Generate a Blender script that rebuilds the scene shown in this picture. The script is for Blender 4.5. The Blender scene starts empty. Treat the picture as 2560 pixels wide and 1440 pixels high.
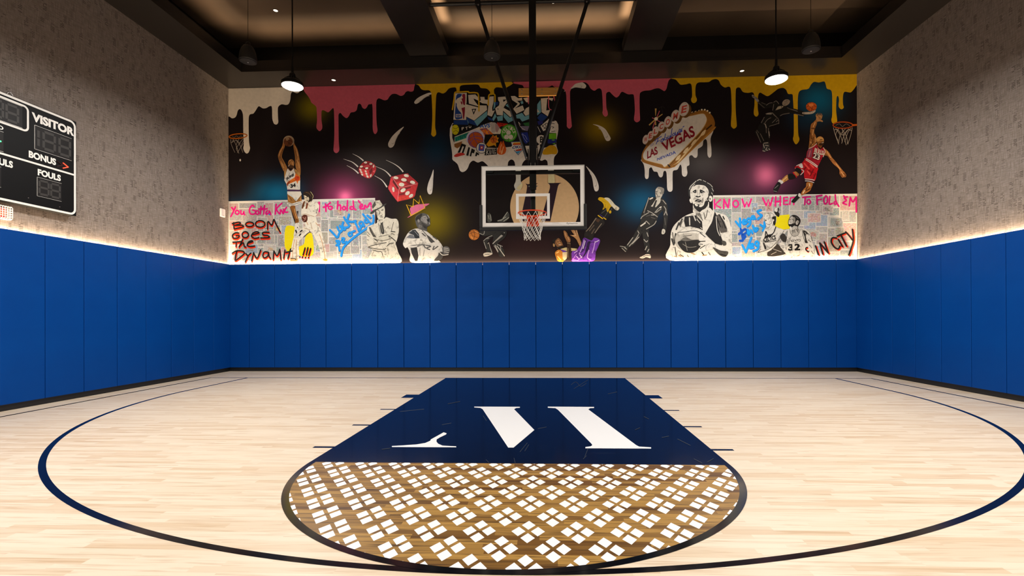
import bpy, bmesh, math, random
from mathutils import Vector, Matrix
from mathutils.geometry import tessellate_polygon
random.seed(7)
sc = bpy.context.scene
C = sc.collection
FT = 0.3048

# ------------------------------------------------------------------ camera
FPX, CX, CY = 1228.396, 1321.38, 783.28
CAM = Vector((0.2753, -10.0557, 1.2919))
YAW, PIT, ROL = 0.03936, 0.003105, -0.003901
cy_, sy_ = math.cos(YAW), math.sin(YAW)
cp_, sp_ = math.cos(PIT), math.sin(PIT)
cr_, sr_ = math.cos(ROL), math.sin(ROL)
_r = Vector((cy_, sy_, 0)); _f = Vector((-sy_, cy_, 0)); _u = Vector((0, 0, 1))
FWD = _f * cp_ + _u * sp_
_u2 = _u * cp_ - _f * sp_
RGT = _r * cr_ + _u2 * sr_
UPV = _u2 * cr_ - _r * sr_
cam = bpy.data.cameras.new('camera')
camo = bpy.data.objects.new('camera', cam)
C.objects.link(camo)
camo.matrix_world = Matrix(((RGT.x, UPV.x, -FWD.x, CAM.x), (RGT.y, UPV.y, -FWD.y, CAM.y),
                            (RGT.z, UPV.z, -FWD.z, CAM.z), (0, 0, 0, 1)))
cam.sensor_fit = 'HORIZONTAL'
cam.sensor_width = 36.0
cam.lens = 36.0 * FPX / 2560
cam.shift_x = -(CX - 1280) / 2560
cam.shift_y = (CY - 720) / 2560
cam.clip_start = 0.05
sc.camera = camo

# ------------------------------------------------------------------ world and exposure
wd = bpy.data.worlds.new('world'); sc.world = wd
wd.use_nodes = True
wd.node_tree.nodes['Background'].inputs[0].default_value = (0.9, 0.8, 0.7, 1)
wd.node_tree.nodes['Background'].inputs[1].default_value = 0.0
sc.view_settings.view_transform = 'Standard'
sc.view_settings.look = 'None'
sc.view_settings.gamma = 1
sc.view_settings.use_curve_mapping = False
sc.view_settings.exposure = 0.0

# light levels (the lamps themselves are built below)
HIGHBAY_W = (185.0, 245.0, 245.0)   # front, middle and rear pair
HIGHBAY_COL = (1.0, 0.965, 0.93)
WASH_W_PER_M = 22.0
WASH_COL = (1.0, 0.74, 0.47)
COVE_W_PER_M = 4.2
COVE_COL = (1.0, 0.73, 0.46)

# room (metres): x right, y towards the back wall (0 = baseline), z up
WY = 1.233; LX = -7.233; RX = 7.216; FY = -16.0
SZ = 6.66        # underside of the perimeter soffit
CZ = 7.6         # ceiling
PT = 2.50        # top of the wall pads
PB = 0.085       # bottom of the wall pads
PD = 0.05        # pad thickness


def ray(px, py):
    return RGT * ((px - CX) / FPX) - UPV * ((py - CY) / FPX) + FWD


def onplane(px, py, ax, val):
    d = ray(px, py)
    return CAM + d * ((val - CAM[ax]) / d[ax])


# ------------------------------------------------------------------ helpers
def lin(c):
    return c / 12.92 if c <= 0.04045 else ((c + 0.055) / 1.055) ** 2.4


def hexc(h):
    h = h.lstrip('#')
    if len(h) == 3:
        h = ''.join(a * 2 for a in h)
    return tuple(lin(int(h[i:i + 2], 16) / 255) for i in (0, 2, 4)) + (1.0,)


def obj(name, bm, mat, parent=None, smooth=False):
    me = bpy.data.meshes.new(name)
    bm.normal_update()
    bm.to_mesh(me); bm.free()
    if smooth:
        for p in me.polygons:
            p.use_smooth = True
    if mat:
        for m_ in (mat if isinstance(mat, (list, tuple)) else [mat]):
            me.materials.append(m_)
    o = bpy.data.objects.new(name, me)
    C.objects.link(o)
    if parent:
        o.parent = parent
        o.matrix_parent_inverse = Matrix.Translation(parent.location).inverted()
    return o


def tag(o, label, cat, group=None):
    o['label'] = label; o['category'] = cat
    if group:
        o['group'] = group
    return o


def thing(name, label, cat, loc=(0, 0, 0), group=None):
    o = bpy.data.objects.new(name, None); C.objects.link(o)
    o.location = loc
    o.empty_display_size = 0.1
    return tag(o, label, cat, group)


def struct(o):
    o['kind'] = 'structure'
    return o


def box(bm, x0, x1, y0, y1, z0, z1, bev=0.0, seg=2):
    r = bmesh.ops.create_cube(bm, size=1)
    for v in r['verts']:
        v.co = Vector((x0 + (v.co.x + .5) * (x1 - x0), y0 + (v.co.y + .5) * (y1 - y0), z0 + (v.co.z + .5) * (z1 - z0)))
    if bev > 0:
        es = list({e for v in r['verts'] for e in v.link_edges})
        bmesh.ops.bevel(bm, geom=es, offset=bev, segments=seg, affect='EDGES', profile=0.6)
    return bm


def tube(bm, a, b, r0, r1=None, n=16, caps=True):
    a = Vector(a); b = Vector(b)
    r1 = r0 if r1 is None else r1
    d = (b - a).normalized()
    ux = d.orthogonal().normalized(); uy = d.cross(ux)
    va, vb = [], []
    for i in range(n):
        t = 2 * math.pi * i / n
        o = ux * math.cos(t) + uy * math.sin(t)
        va.append(bm.verts.new(a + o * r0)); vb.append(bm.verts.new(b + o * r1))
    for i in range(n):
        j = (i + 1) % n
        bm.faces.new((va[i], va[j], vb[j], vb[i]))
    if caps:
        bm.faces.new(va[::-1]); bm.faces.new(vb)


def lathe(bm, prof, cx, cy, n=32):
    rings = []
    for (r, z) in prof:
        rings.append([bm.verts.new((cx + r * math.cos(2 * math.pi * i / n), cy + r * math.sin(2 * math.pi * i / n), z)) for i in range(n)])
    for a, b in zip(rings, rings[1:]):
        for i in range(n):
            j = (i + 1) % n
            bm.faces.new((a[i], a[j], b[j], b[i]))
    bm.faces.new(rings[0][::-1]); bm.faces.new(rings[-1])


def torus(bm, c, R, r, n=48, m=12):
    vs = []
    for i in range(n):
        t = 2 * math.pi * i / n
        vs.append([bm.verts.new((c[0] + (R + r * math.cos(2 * math.pi * k / m)) * math.cos(t),
                                 c[1] + (R + r * math.cos(2 * math.pi * k / m)) * math.sin(t),
                                 c[2] + r * math.sin(2 * math.pi * k / m))) for k in range(m)])
    for i in range(n):
        for k in range(m):
            a, b = vs[i], vs[(i + 1) % n]
            bm.faces.new((a[k], b[k], b[(k + 1) % m], a[(k + 1) % m]))


def path_tube(bm, pts, r, n=8, closed=False):
    pts = [Vector(p) for p in pts]
    N = len(pts)
    rings = []
    prev = None
    for i, p in enumerate(pts):
        d = (pts[(i + 1) % N] - pts[i - 1]) if closed else (pts[min(i + 1, N - 1)] - pts[max(i - 1, 0)])
        d.normalize()
        ux = d.orthogonal().normalized() if prev is None else (prev - d * prev.dot(d)).normalized()
        prev = ux
        uy = d.cross(ux)
        rings.append([bm.verts.new(p + (ux * math.cos(2 * math.pi * k / n) + uy * math.sin(2 * math.pi * k / n)) * r) for k in range(n)])
    for i in range(N if closed else N - 1):
        a, b = rings[i], rings[(i + 1) % N]
        for k in range(n):
            bm.faces.new((a[k], a[(k + 1) % n], b[(k + 1) % n], b[k]))
    if not closed:
        bm.faces.new(rings[0][::-1]); bm.faces.new(rings[-1])


# ------------------------------------------------------------------ materials
def nmat(name):
    m = bpy.data.materials.new(name); m.use_nodes = True
    nt = m.node_tree
    b = nt.nodes['Principled BSDF']
    return m, nt, b


def N(nt, kind, **kw):
    n = nt.nodes.new(kind)
    for k, v in kw.items():
        setattr(n, k, v)
    return n


def math_n(nt, op, a, b=None, c=None, clamp=False):
    n = nt.nodes.new('ShaderNodeMath'); n.operation = op; n.use_clamp = clamp
    for i, v in enumerate((a, b, c)):
        if v is None:
            continue
        if isinstance(v, (int, float)):
            n.inputs[i].default_value = v
        else:
            nt.links.new(v, n.inputs[i])
    return n.outputs[0]


def mix_n(nt, fac, a, b, mode='MIX'):
    n = nt.nodes.new('ShaderNodeMix'); n.data_type = 'RGBA'; n.blend_type = mode
    for s, v in ((n.inputs[0], fac), (n.inputs[6], a), (n.inputs[7], b)):
        if isinstance(v, (int, float)):
            s.default_value = v
        elif isinstance(v, tuple):
            s.default_value = v
        else:
            nt.links.new(v, s)
    return n.outputs[2]


def simple(name, col, rough=0.5, metal=0.0, noise=0.0, scale=20.0, spec=0.5):
    m, nt, b = nmat(name)
    c = hexc(col) if isinstance(col, str) else col
    b.inputs['Roughness'].default_value = rough
    b.inputs['Metallic'].default_value = metal
    b.inputs['Specular IOR Level'].default_value = spec
    tc = N(nt, 'ShaderNodeTexCoord'); no = N(nt, 'ShaderNodeTexNoise')
    no.inputs['Scale'].default_value = scale; no.inputs['Detail'].default_value = 4
    nt.links.new(tc.outputs['Object'], no.inputs['Vector'])
    f = math_n(nt, 'MULTIPLY', no.outputs['Fac'], noise)
    dark = tuple(x * 0.55 for x in c[:3]) + (1,)
    nt.links.new(mix_n(nt, f, c, dark), b.inputs['Base Color'])
    return m


def emit(name, col, s):
    m, nt, b = nmat(name)
    b.inputs['Base Color'].default_value = col
    b.inputs['Emission Color'].default_value = col
    b.inputs['Emission Strength'].default_value = s
    return m


def wood_floor(name, ca, cb, cc, vary, rough):
    """strips of wood 57 mm wide running along x, each with its own tone"""
    m, nt, b = nmat(name)
    tc = N(nt, 'ShaderNodeTexCoord'); sep = N(nt, 'ShaderNodeSeparateXYZ')
    nt.links.new(tc.outputs['Object'], sep.inputs[0])
    X, Y = sep.outputs[0], sep.outputs[1]
    ry = math_n(nt, 'DIVIDE', Y, 0.057)
    row = math_n(nt, 'FLOOR', ry)
    w1 = N(nt, 'ShaderNodeTexWhiteNoise', noise_dimensions='1D'); nt.links.new(row, w1.inputs['W'])
    xo = math_n(nt, 'ADD', math_n(nt, 'DIVIDE', X, 0.75), math_n(nt, 'MULTIPLY', w1.outputs['Value'], 17.3))
    colx = math_n(nt, 'FLOOR', xo)
    cmb = N(nt, 'ShaderNodeCombineXYZ'); nt.links.new(row, cmb.inputs[0]); nt.links.new(colx, cmb.inputs[1])
    w2 = N(nt, 'ShaderNodeTexWhiteNoise', noise_dimensions='3D'); nt.links.new(cmb.outputs[0], w2.inputs['Vector'])
    # grain: noise stretched along the strip, shifted per strip
    mp = N(nt, 'ShaderNodeCombineXYZ')
    nt.links.new(math_n(nt, 'ADD', math_n(nt, 'MULTIPLY', X, 2.2), math_n(nt, 'MULTIPLY', w2.outputs['Value'], 40)), mp.inputs[0])
    nt.links.new(math_n(nt, 'MULTIPLY', Y, 40), mp.inputs[1])
    g = N(nt, 'ShaderNodeTexNoise'); g.inputs['Scale'].default_value = 1.0; g.inputs['Detail'].default_value = 5
    g.inputs['Distortion'].default_value = 0.6
    nt.links.new(mp.outputs[0], g.inputs['Vector'])
    tone = math_n(nt, 'POWER', w2.outputs['Value'], 2.2)
    c1 = mix_n(nt, math_n(nt, 'MULTIPLY', tone, vary), ca, cb)
    gr = N(nt, 'ShaderNodeMapRange'); gr.inputs[1].default_value = 0.50; gr.inputs[2].default_value = 0.72
    nt.links.new(g.outputs['Fac'], gr.inputs[0])
    c2 = mix_n(nt, math_n(nt, 'MULTIPLY', gr.outputs[0], 0.75 * vary), c1, cc)
    # fine joints between strips
    fr = math_n(nt, 'FRACT', ry)
    edge = math_n(nt, 'LESS_THAN', fr, 0.02)
    c3 = mix_n(nt, math_n(nt, 'MULTIPLY', edge, 0.25), c2, cc)
    nt.links.new(c3, b.inputs['Base Color'])
    b.inputs['Roughness'].default_value = rough
    b.inputs['Specular IOR Level'].default_value = 0.35
    return m


M_floor = wood_floor('maple_strips', hexc('#e3d2b9'), hexc('#cfb492'), hexc('#b48e64'), 0.75, 0.33)
M_stain = wood_floor('stained_maple', hexc('#a8803f'), hexc('#6c4a1e'), hexc('#3a240f'), 1.25, 0.35)


def wallcover():
    """woven taupe wall covering: fine threads with blocks of short dark dashes"""
    m, nt, b = nmat('woven_wallcovering')
    tc = N(nt, 'ShaderNodeTexCoord'); sep = N(nt, 'ShaderNodeSeparateXYZ')
    nt.links.new(tc.outputs['Object'], sep.inputs[0])
    H, Z = sep.outputs[1], sep.outputs[2]

    def stretched(sh, sz, detail=2.0):
        cm = N(nt, 'ShaderNodeCombineXYZ')
        nt.links.new(math_n(nt, 'MULTIPLY', H, sh), cm.inputs[0]); nt.links.new(math_n(nt, 'MULTIPLY', Z, sz), cm.inputs[1])
        no = N(nt, 'ShaderNodeTexNoise'); no.inputs['Scale'].default_value = 1; no.inputs['Detail'].default_value = detail
        nt.links.new(cm.outputs[0], no.inputs['Vector'])
        return no.outputs['Fac']
    def hard(f, a, b_):
        mr = N(nt, 'ShaderNodeMapRange'); mr.inputs[1].default_value = a; mr.inputs[2].default_value = b_
        nt.links.new(f, mr.inputs[0])
        return mr.outputs[0]
    vert = hard(stretched(80, 7), .30, .70)
    hor = hard(stretched(8, 80), .38, .70)
    big = stretched(0.8, 0.8, 3)
    # rectangular blocks of short stacked dashes
    rz = math_n(nt, 'MULTIPLY', Z, 8.0)
    cz = math_n(nt, 'FLOOR', rz)
    wz = N(nt, 'ShaderNodeTexWhiteNoise', noise_dimensions='1D'); nt.links.new(cz, wz.inputs['W'])
    rh = math_n(nt, 'ADD', math_n(nt, 'MULTIPLY', H, 13.0), math_n(nt, 'MULTIPLY', wz.outputs['Value'], 7.7))
    cm = N(nt, 'ShaderNodeCombineXYZ')
    nt.links.new(math_n(nt, 'FLOOR', rh), cm.inputs[0]); nt.links.new(cz, cm.inputs[1])
    w = N(nt, 'ShaderNodeTexWhiteNoise', noise_dimensions='3D'); nt.links.new(cm.outputs[0], w.inputs['Vector'])
    cell = w.outputs['Value']
    dash = math_n(nt, 'LESS_THAN', math_n(nt, 'FRACT', math_n(nt, 'MULTIPLY', Z, 42.0)), 0.42)
    gapx = math_n(nt, 'GREATER_THAN', math_n(nt, 'FRACT', rh), 0.25)
    amt = N(nt, 'ShaderNodeMapRange'); amt.inputs[1].default_value = 0.55; amt.inputs[2].default_value = 0.95
    amt.inputs[3].default_value = 0.0; amt.inputs[4].default_value = 1.0
    nt.links.new(cell, amt.inputs[0])
    cm2 = N(nt, 'ShaderNodeCombineXYZ')
    nt.links.new(math_n(nt, 'FLOOR', math_n(nt, 'MULTIPLY', rh, 2.0)), cm2.inputs[0]); nt.links.new(math_n(nt, 'FLOOR', math_n(nt, 'MULTIPLY', Z, 42.0)), cm2.inputs[1])
    w3 = N(nt, 'ShaderNodeTexWhiteNoise', noise_dimensions='3D'); nt.links.new(cm2.outputs[0], w3.inputs['Vector'])
    keep = math_n(nt, 'GREATER_THAN', w3.outputs['Value'], 0.3)
    on = math_n(nt, 'MULTIPLY', math_n(nt, 'MULTIPLY', math_n(nt, 'MULTIPLY', dash, gapx), keep), amt.outputs[0])
    base = mix_n(nt, vert, hexc('#776e67'), hexc('#9a908a'))
    base = mix_n(nt, math_n(nt, 'MULTIPLY', hor, 0.7), base, hexc('#655c54'))
    base = mix_n(nt, math_n(nt, 'MULTIPLY', big, 0.4), base, hexc('#7d6c5c'))
    base = mix_n(nt, math_n(nt, 'MULTIPLY', on, 0.75), base, hexc('#2a211a'))
    nt.links.new(base, b.inputs['Base Color'])
    b.inputs['Roughness'].default_value = 0.85
    b.inputs['Specular IOR Level'].default_value = 0.15
    bp = N(nt, 'ShaderNodeBump'); bp.inputs['Strength'].default_value = 0.25; bp.inputs['Distance'].default_value = 0.01
    nt.links.new(vert, bp.inputs['Height']); nt.links.new(bp.outputs[0], b.inputs['Normal'])
    return m


M_wall = wallcover()
M_ceil = simple('dark_bronze_ceiling', '#5a4b3d', 0.42, 0.0, 0.5, 3.0)
M_soffit = simple('black_brown_soffit', '#1d1917', 0.33, 0.0, 0.4, 5.0)
M_blackwall = simple('black_wall_paint', '#141213', 0.5, 0, 0.3, 4)
M_front = simple('taupe_paint', '#7b6d60', 0.8, 0, 0.3, 4)
M_base = simple('black_rubber_base', '#0b0b0c', 0.5, 0, 0.3, 10)


def pad_mat():
    m, nt, b = nmat('blue_vinyl')
    tc = N(nt, 'ShaderNodeTexCoord'); no = N(nt, 'ShaderNodeTexNoise'); no.inputs['Scale'].default_value = 1.6
    no.inputs['Detail'].default_value = 3
    nt.links.new(tc.outputs['Object'], no.inputs['Vector'])
    nt.links.new(mix_n(nt, no.outputs['Fac'], hexc('#00428e'), hexc('#003983')), b.inputs['Base Color'])
    b.inputs['Roughness'].default_value = 0.5
    b.inputs['Specular IOR Level'].default_value = 0.1
    n2 = N(nt, 'ShaderNodeTexNoise'); n2.inputs['Scale'].default_value = 3.0; n2.inputs['Detail'].default_value = 2
    nt.links.new(tc.outputs['Object'], n2.inputs['Vector'])
    bp = N(nt, 'ShaderNodeBump'); bp.inputs['Strength'].default_value = 0.15; bp.inputs['Distance'].default_value = 0.05
    nt.links.new(n2.outputs['Fac'], bp.inputs['Height']); nt.links.new(bp.outputs[0], b.inputs['Normal'])
    return m


M_pad = pad_mat()


def navy_mat():
    m, nt, b = nmat('navy_court_paint')
    tc = N(nt, 'ShaderNodeTexCoord'); no = N(nt, 'ShaderNodeTexNoise'); no.inputs['Scale'].default_value = 2.5
    no.inputs['Detail'].default_value = 6; no.inputs['Distortion'].default_value = 2.0
    mp = N(nt, 'ShaderNodeMapping'); mp.inputs['Scale'].default_value = (0.7, 3.0, 1)
    nt.links.new(tc.outputs['Object'], mp.inputs[0]); nt.links.new(mp.outputs[0], no.inputs['Vector'])
    sc_ = N(nt, 'ShaderNodeMapRange'); sc_.inputs[1].default_value = 0.62; sc_.inputs[2].default_value = 0.78
    nt.links.new(no.outputs['Fac'], sc_.inputs[0])
    nt.links.new(mix_n(nt, math_n(nt, 'MULTIPLY', sc_.outputs[0], 0.35), hexc('#0a0b10'), hexc('#202329')), b.inputs['Base Color'])
    b.inputs['Roughness'].default_value = 0.12
    b.inputs['Specular IOR Level'].default_value = 0.3
    return m


M_navy = navy_mat()
M_courtwhite = simple('white_court_paint', '#f4f2ee', 0.35, 0, 0.08, 30)


def paint_mat():
    m, nt, b = nmat('wall_paint_colours')
    at = N(nt, 'ShaderNodeAttribute'); at.attribute_name = 'Col'
    tc = N(nt, 'ShaderNodeTexCoord'); no = N(nt, 'ShaderNodeTexNoise'); no.inputs['Scale'].default_value = 14
    no.inputs['Detail'].default_value = 5
    nt.links.new(tc.outputs['Object'], no.inputs['Vector'])
    hs = N(nt, 'ShaderNodeHueSaturation')
    nt.links.new(at.outputs['Color'], hs.inputs['Color'])
    nt.links.new(math_n(nt, 'ADD', 0.86, math_n(nt, 'MULTIPLY', no.outputs['Fac'], 0.28)), hs.inputs['Value'])
    # thin ink wash brushed over the figures (amount = 1 - alpha of the paint colour)
    n2 = N(nt, 'ShaderNodeTexNoise'); n2.inputs['Scale'].default_value = 7; n2.inputs['Detail'].default_value = 6
    n2.inputs['Roughness'].default_value = 0.62; n2.inputs['Distortion'].default_value = 1.6
    nt.links.new(tc.outputs['Object'], n2.inputs['Vector'])
    mr = N(nt, 'ShaderNodeMapRange'); mr.interpolation_type = 'SMOOTHSTEP'
    mr.inputs[1].default_value = 0.52; mr.inputs[2].default_value = 0.66
    nt.links.new(n2.outputs['Fac'], mr.inputs[0])
    wash = math_n(nt, 'MULTIPLY', mr.outputs[0], math_n(nt, 'SUBTRACT', 1.0, at.outputs['Alpha']))
    dk = mix_n(nt, 1.0, hs.outputs[0], (0.18, 0.165, 0.155, 1), 'MULTIPLY')
    nt.links.new(mix_n(nt, wash, hs.outputs[0], dk), b.inputs['Base Color'])
    b.inputs['Roughness'].default_value = 0.6
    b.inputs['Specular IOR Level'].default_value = 0.2
    return m


M_paint = paint_mat()


def collage_mat():
    m, nt, b = nmat('pasted_comic_pages')
    at = N(nt, 'ShaderNodeAttribute'); at.attribute_name = 'Col'
    tc = N(nt, 'ShaderNodeTexCoord')
    vo = N(nt, 'ShaderNodeTexVoronoi'); vo.inputs['Scale'].default_value = 38
    nt.links.new(tc.outputs['Object'], vo.inputs['Vector'])
    hs = N(nt, 'ShaderNodeHueSaturation'); hs.inputs['Saturation'].default_value = 0.45; hs.inputs['Value'].default_value = 0.9
    nt.links.new(vo.outputs['Color'], hs.inputs['Color'])
    no = N(nt, 'ShaderNodeTexNoise'); no.inputs['Scale'].default_value = 35; no.inputs['Detail'].default_value = 4
    nt.links.new(tc.outputs['Object'], no.inputs['Vector'])
    f = N(nt, 'ShaderNodeMapRange'); f.inputs[1].default_value = 0.4; f.inputs[2].default_value = 0.75; f.inputs[4].default_value = 0.75
    nt.links.new(no.outputs['Fac'], f.inputs[0])
    fm = math_n(nt, 'MULTIPLY', f.outputs[0], at.outputs['Alpha'])
    nt.links.new(mix_n(nt, fm, at.outputs['Color'], hs.outputs[0]), b.inputs['Base Color'])
    b.inputs['Roughness'].default_value = 0.7
    b.inputs['Specular IOR Level'].default_value = 0.15
    return m


M_collage = collage_mat()


def wpt(px, py):
    """a mark on the back wall seen in the photograph -> its x, z on the wall"""
    p = onplane(px, py, 1, WY)
    return p.x, p.z


def mural_mat():
    """black wall with soft sprayed clouds of colour"""
    m, nt, b = nmat('sprayed_black_wall')
    tc = N(nt, 'ShaderNodeTexCoord'); sep = N(nt, 'ShaderNodeSeparateXYZ')
    nt.links.new(tc.outputs['Object'], sep.inputs[0])
    col = hexc('#191214')
    spots = [  # px, py, radius px (x, y), colour, strength
        (690, 482, 75, 48, '#0d6f96', 0.8), (863, 490, 85, 75, '#b84a7c', 0.55), (863, 492, 24, 22, '#ff74a4', 0.9),
        (640, 520, 150, 40, '#0d4f70', 0.5), (783, 270, 50, 45, '#8a7d00', 0.85), (1500, 320, 58, 52, '#8d7200', 0.85),
        (1082, 552, 80, 70, '#7d6c00', 0.85), (1090, 370, 60, 60, '#08324a', 0.7), (1600, 505, 75, 60, '#0e6088', 0.75),
        (1915, 435, 95, 75, '#a04a78', 0.5), (1912, 436, 36, 34, '#ff7ea6', 0.85), (2045, 250, 70, 60, '#06648a', 0.8),
        (940, 400, 110, 70, '#4a4644', 0.5), (1760, 400, 80, 60, '#55504e', 0.7), (1850, 440, 90, 60, '#4a3038', 0.6),
        (1330, 610, 200, 40, '#2a1618', 0.7), (2010, 300, 60, 40, '#0a2c44', 0.6), (1560, 420, 80, 70, '#0a1c30', 0.6)]
    for (px, py, rx, ry, h, s) in spots:
        x, z = wpt(px, py)
        k = 11.29 / FPX
        dx = math_n(nt, 'DIVIDE', math_n(nt, 'SUBTRACT', sep.outputs[0], x), rx * k)
        dz = math_n(nt, 'DIVIDE', math_n(nt, 'SUBTRACT', sep.outputs[2], z), ry * k)
        d = math_n(nt, 'SQRT', math_n(nt, 'ADD', math_n(nt, 'MULTIPLY', dx, dx), math_n(nt, 'MULTIPLY', dz, dz)))
        g = math_n(nt, 'MULTIPLY', math_n(nt, 'POWER', 2.718, math_n(nt, 'MULTIPLY', math_n(nt, 'MULTIPLY', d, d), -2.4)), s)
        col = mix_n(nt, g, col, hexc(h))
    nt.links.new(col, b.inputs['Base Color'])
    b.inputs['Roughness'].default_value = 0.7
    b.inputs['Specular IOR Level'].default_value = 0.12
    return m


M_mural = mural_mat()
M_blackmetal = simple('black_powder_coat', '#0c0c0d', 0.35, 0.0, 0.3, 12)
M_speaker = simple('charcoal_speaker_shell', '#23211f', 0.5, 0.0, 0.2, 12)
M_grille = simple('speaker_grille', '#1c1a19', 0.7, 0.0, 0.5, 200)
M_steel = simple('bright_bolt_steel', '#c8c6c2', 0.3, 0.9, 0.1, 30)
M_white = simple('white_enamel', '#f5f3ee', 0.4, 0.0, 0.1, 15)
M_alu = simple('brushed_aluminium', '#c9c6c0', 0.45, 0.3, 0.2, 40)
M_orange = simple('orange_enamel', '#e04418', 0.35, 0.0, 0.15, 15)
M_net = simple('white_nylon_cord', '#e9e4da', 0.8, 0.0, 0.2, 60)
M_plastic = simple('white_plastic', '#efe9e2', 0.45, 0.0, 0.05, 15)
M_board = simple('scoreboard_black', '#070708', 0.55, 0.0, 0.2, 10, 0.15)
M_window = simple('dark_digit_window', '#201e1e', 0.5, 0.0, 0.2, 10, 0.15)
M_seg = simple('unlit_digit_segment', '#3d3b39', 0.5, 0.0, 0.1, 10, 0.2)
M_vinylwhite = simple('white_vinyl_lettering', '#f2efe8', 0.5, 0.0, 0.05, 10)
M_red_led = emit('red_led', (1.0, 0.05, 0.02, 1), 3.0)
M_dark_led = simple('unlit_red_led', '#2e0d0c', 0.4)
M_green_led = emit('green_led', (0.05, 1.0, 0.2, 1), 3.0)
M_lens = emit('lamp_lens', (1.0, 0.93, 0.82, 1), 40.0)
M_spot = emit('downlight_lens', (1.0, 0.86, 0.68, 1), 1.6)
M_ledstrip = emit('warm_led_diffuser', (1.0, 0.7, 0.4, 1), 6.0)
M_redlens = emit('red_strobe_lens', (0.8, 0.06, 0.02, 1), 0.25)


def planks():
    m, nt, b = nmat('pine_board')
    tc = N(nt, 'ShaderNodeTexCoord'); mp = N(nt, 'ShaderNodeMapping'); mp.inputs['Scale'].default_value = (1.5, 20, 20)
    no = N(nt, 'ShaderNodeTexNoise'); no.inputs['Scale'].default_value = 2; no.inputs['Detail'].default_value = 5
    nt.links.new(tc.outputs['Object'], mp.inputs[0]); nt.links.new(mp.outputs[0], no.inputs['Vector'])
    nt.links.new(mix_n(nt, no.outputs['Fac'], hexc('#e0aa58'), hexc('#a56e28')), b.inputs['Base Color'])
    b.inputs['Roughness'].default_value = 0.55
    return m


M_pine = planks()


def glass():
    m, nt, b = nmat('backboard_glass')
    b.inputs['Base Color'].default_value = (0.93, 0.96, 0.95, 1)
    b.inputs['Roughness'].default_value = 0.02
    b.inputs['Transmission Weight'].default_value = 1.0
    b.inputs['IOR'].default_value = 1.02
    b.inputs['Specular IOR Level'].default_value = 0.5
    out = nt.nodes['Material Output']
    tr = N(nt, 'ShaderNodeBsdfTransparent'); tr.inputs[0].default_value = (0.93, 0.96, 0.94, 1)
    gl = N(nt, 'ShaderNodeBsdfGlossy'); gl.inputs['Roughness'].default_value = 0.03
    fr = N(nt, 'ShaderNodeFresnel'); fr.inputs['IOR'].default_value = 1.35
    mx = N(nt, 'ShaderNodeMixShader')
    nt.links.new(fr.outputs[0], mx.inputs[0]); nt.links.new(tr.outputs[0], mx.inputs[1]); nt.links.new(gl.outputs[0], mx.inputs[2])
    nt.links.new(mx.outputs[0], out.inputs['Surface'])
    return m


M_glass = glass()


def text_tris(s, bold=0.02):
    """triangles of a line of lettering, fitted to the unit square"""
    cu = bpy.data.curves.new('t', 'FONT'); cu.body = s; cu.offset = bold; cu.resolution_u = 4
    o = bpy.data.objects.new('t', cu); C.objects.link(o)
    bpy.context.view_layer.update()
    dg = bpy.context.evaluated_depsgraph_get()
    me = o.evaluated_get(dg).to_mesh()
    me.calc_loop_triangles()
    vs = [(v.co.x, v.co.y) for v in me.vertices]
    tr = [tuple(t.vertices) for t in me.loop_triangles]
    o.evaluated_get(dg).to_mesh_clear()
    bpy.data.objects.remove(o); bpy.data.curves.remove(cu)
    x0 = min(v[0] for v in vs); x1 = max(v[0] for v in vs); y0 = min(v[1] for v in vs); y1 = max(v[1] for v in vs)
    return [((x - x0) / (x1 - x0), (y - y0) / (y1 - y0)) for x, y in vs], tr


def pts_of(s):
    if isinstance(s, str):
        return [tuple(float(v) for v in p.split(',')) for p in s.split()]
    return list(s)


def catmull(p, closed, n=6):
    out = []
    L = len(p)
    if L < 3 and not closed:
        return p
    for i in range(L if closed else L - 1):
        a = p[(i - 1) % L] if (closed or i > 0) else p[0]
        b = p[i]; c = p[(i + 1) % L]
        d = p[(i + 2) % L] if (closed or i + 2 < L) else p[-1]
        for k in range(n):
            t = k / n
            out.append(tuple(0.5 * (2 * b[j] + (c[j] - a[j]) * t + (2 * a[j] - 5 * b[j] + 4 * c[j] - d[j]) * t * t
                                    + (3 * b[j] - a[j] - 3 * c[j] + d[j]) * t ** 3) for j in (0, 1)))
    if not closed:
        out.append(p[-1])
    return out


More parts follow.
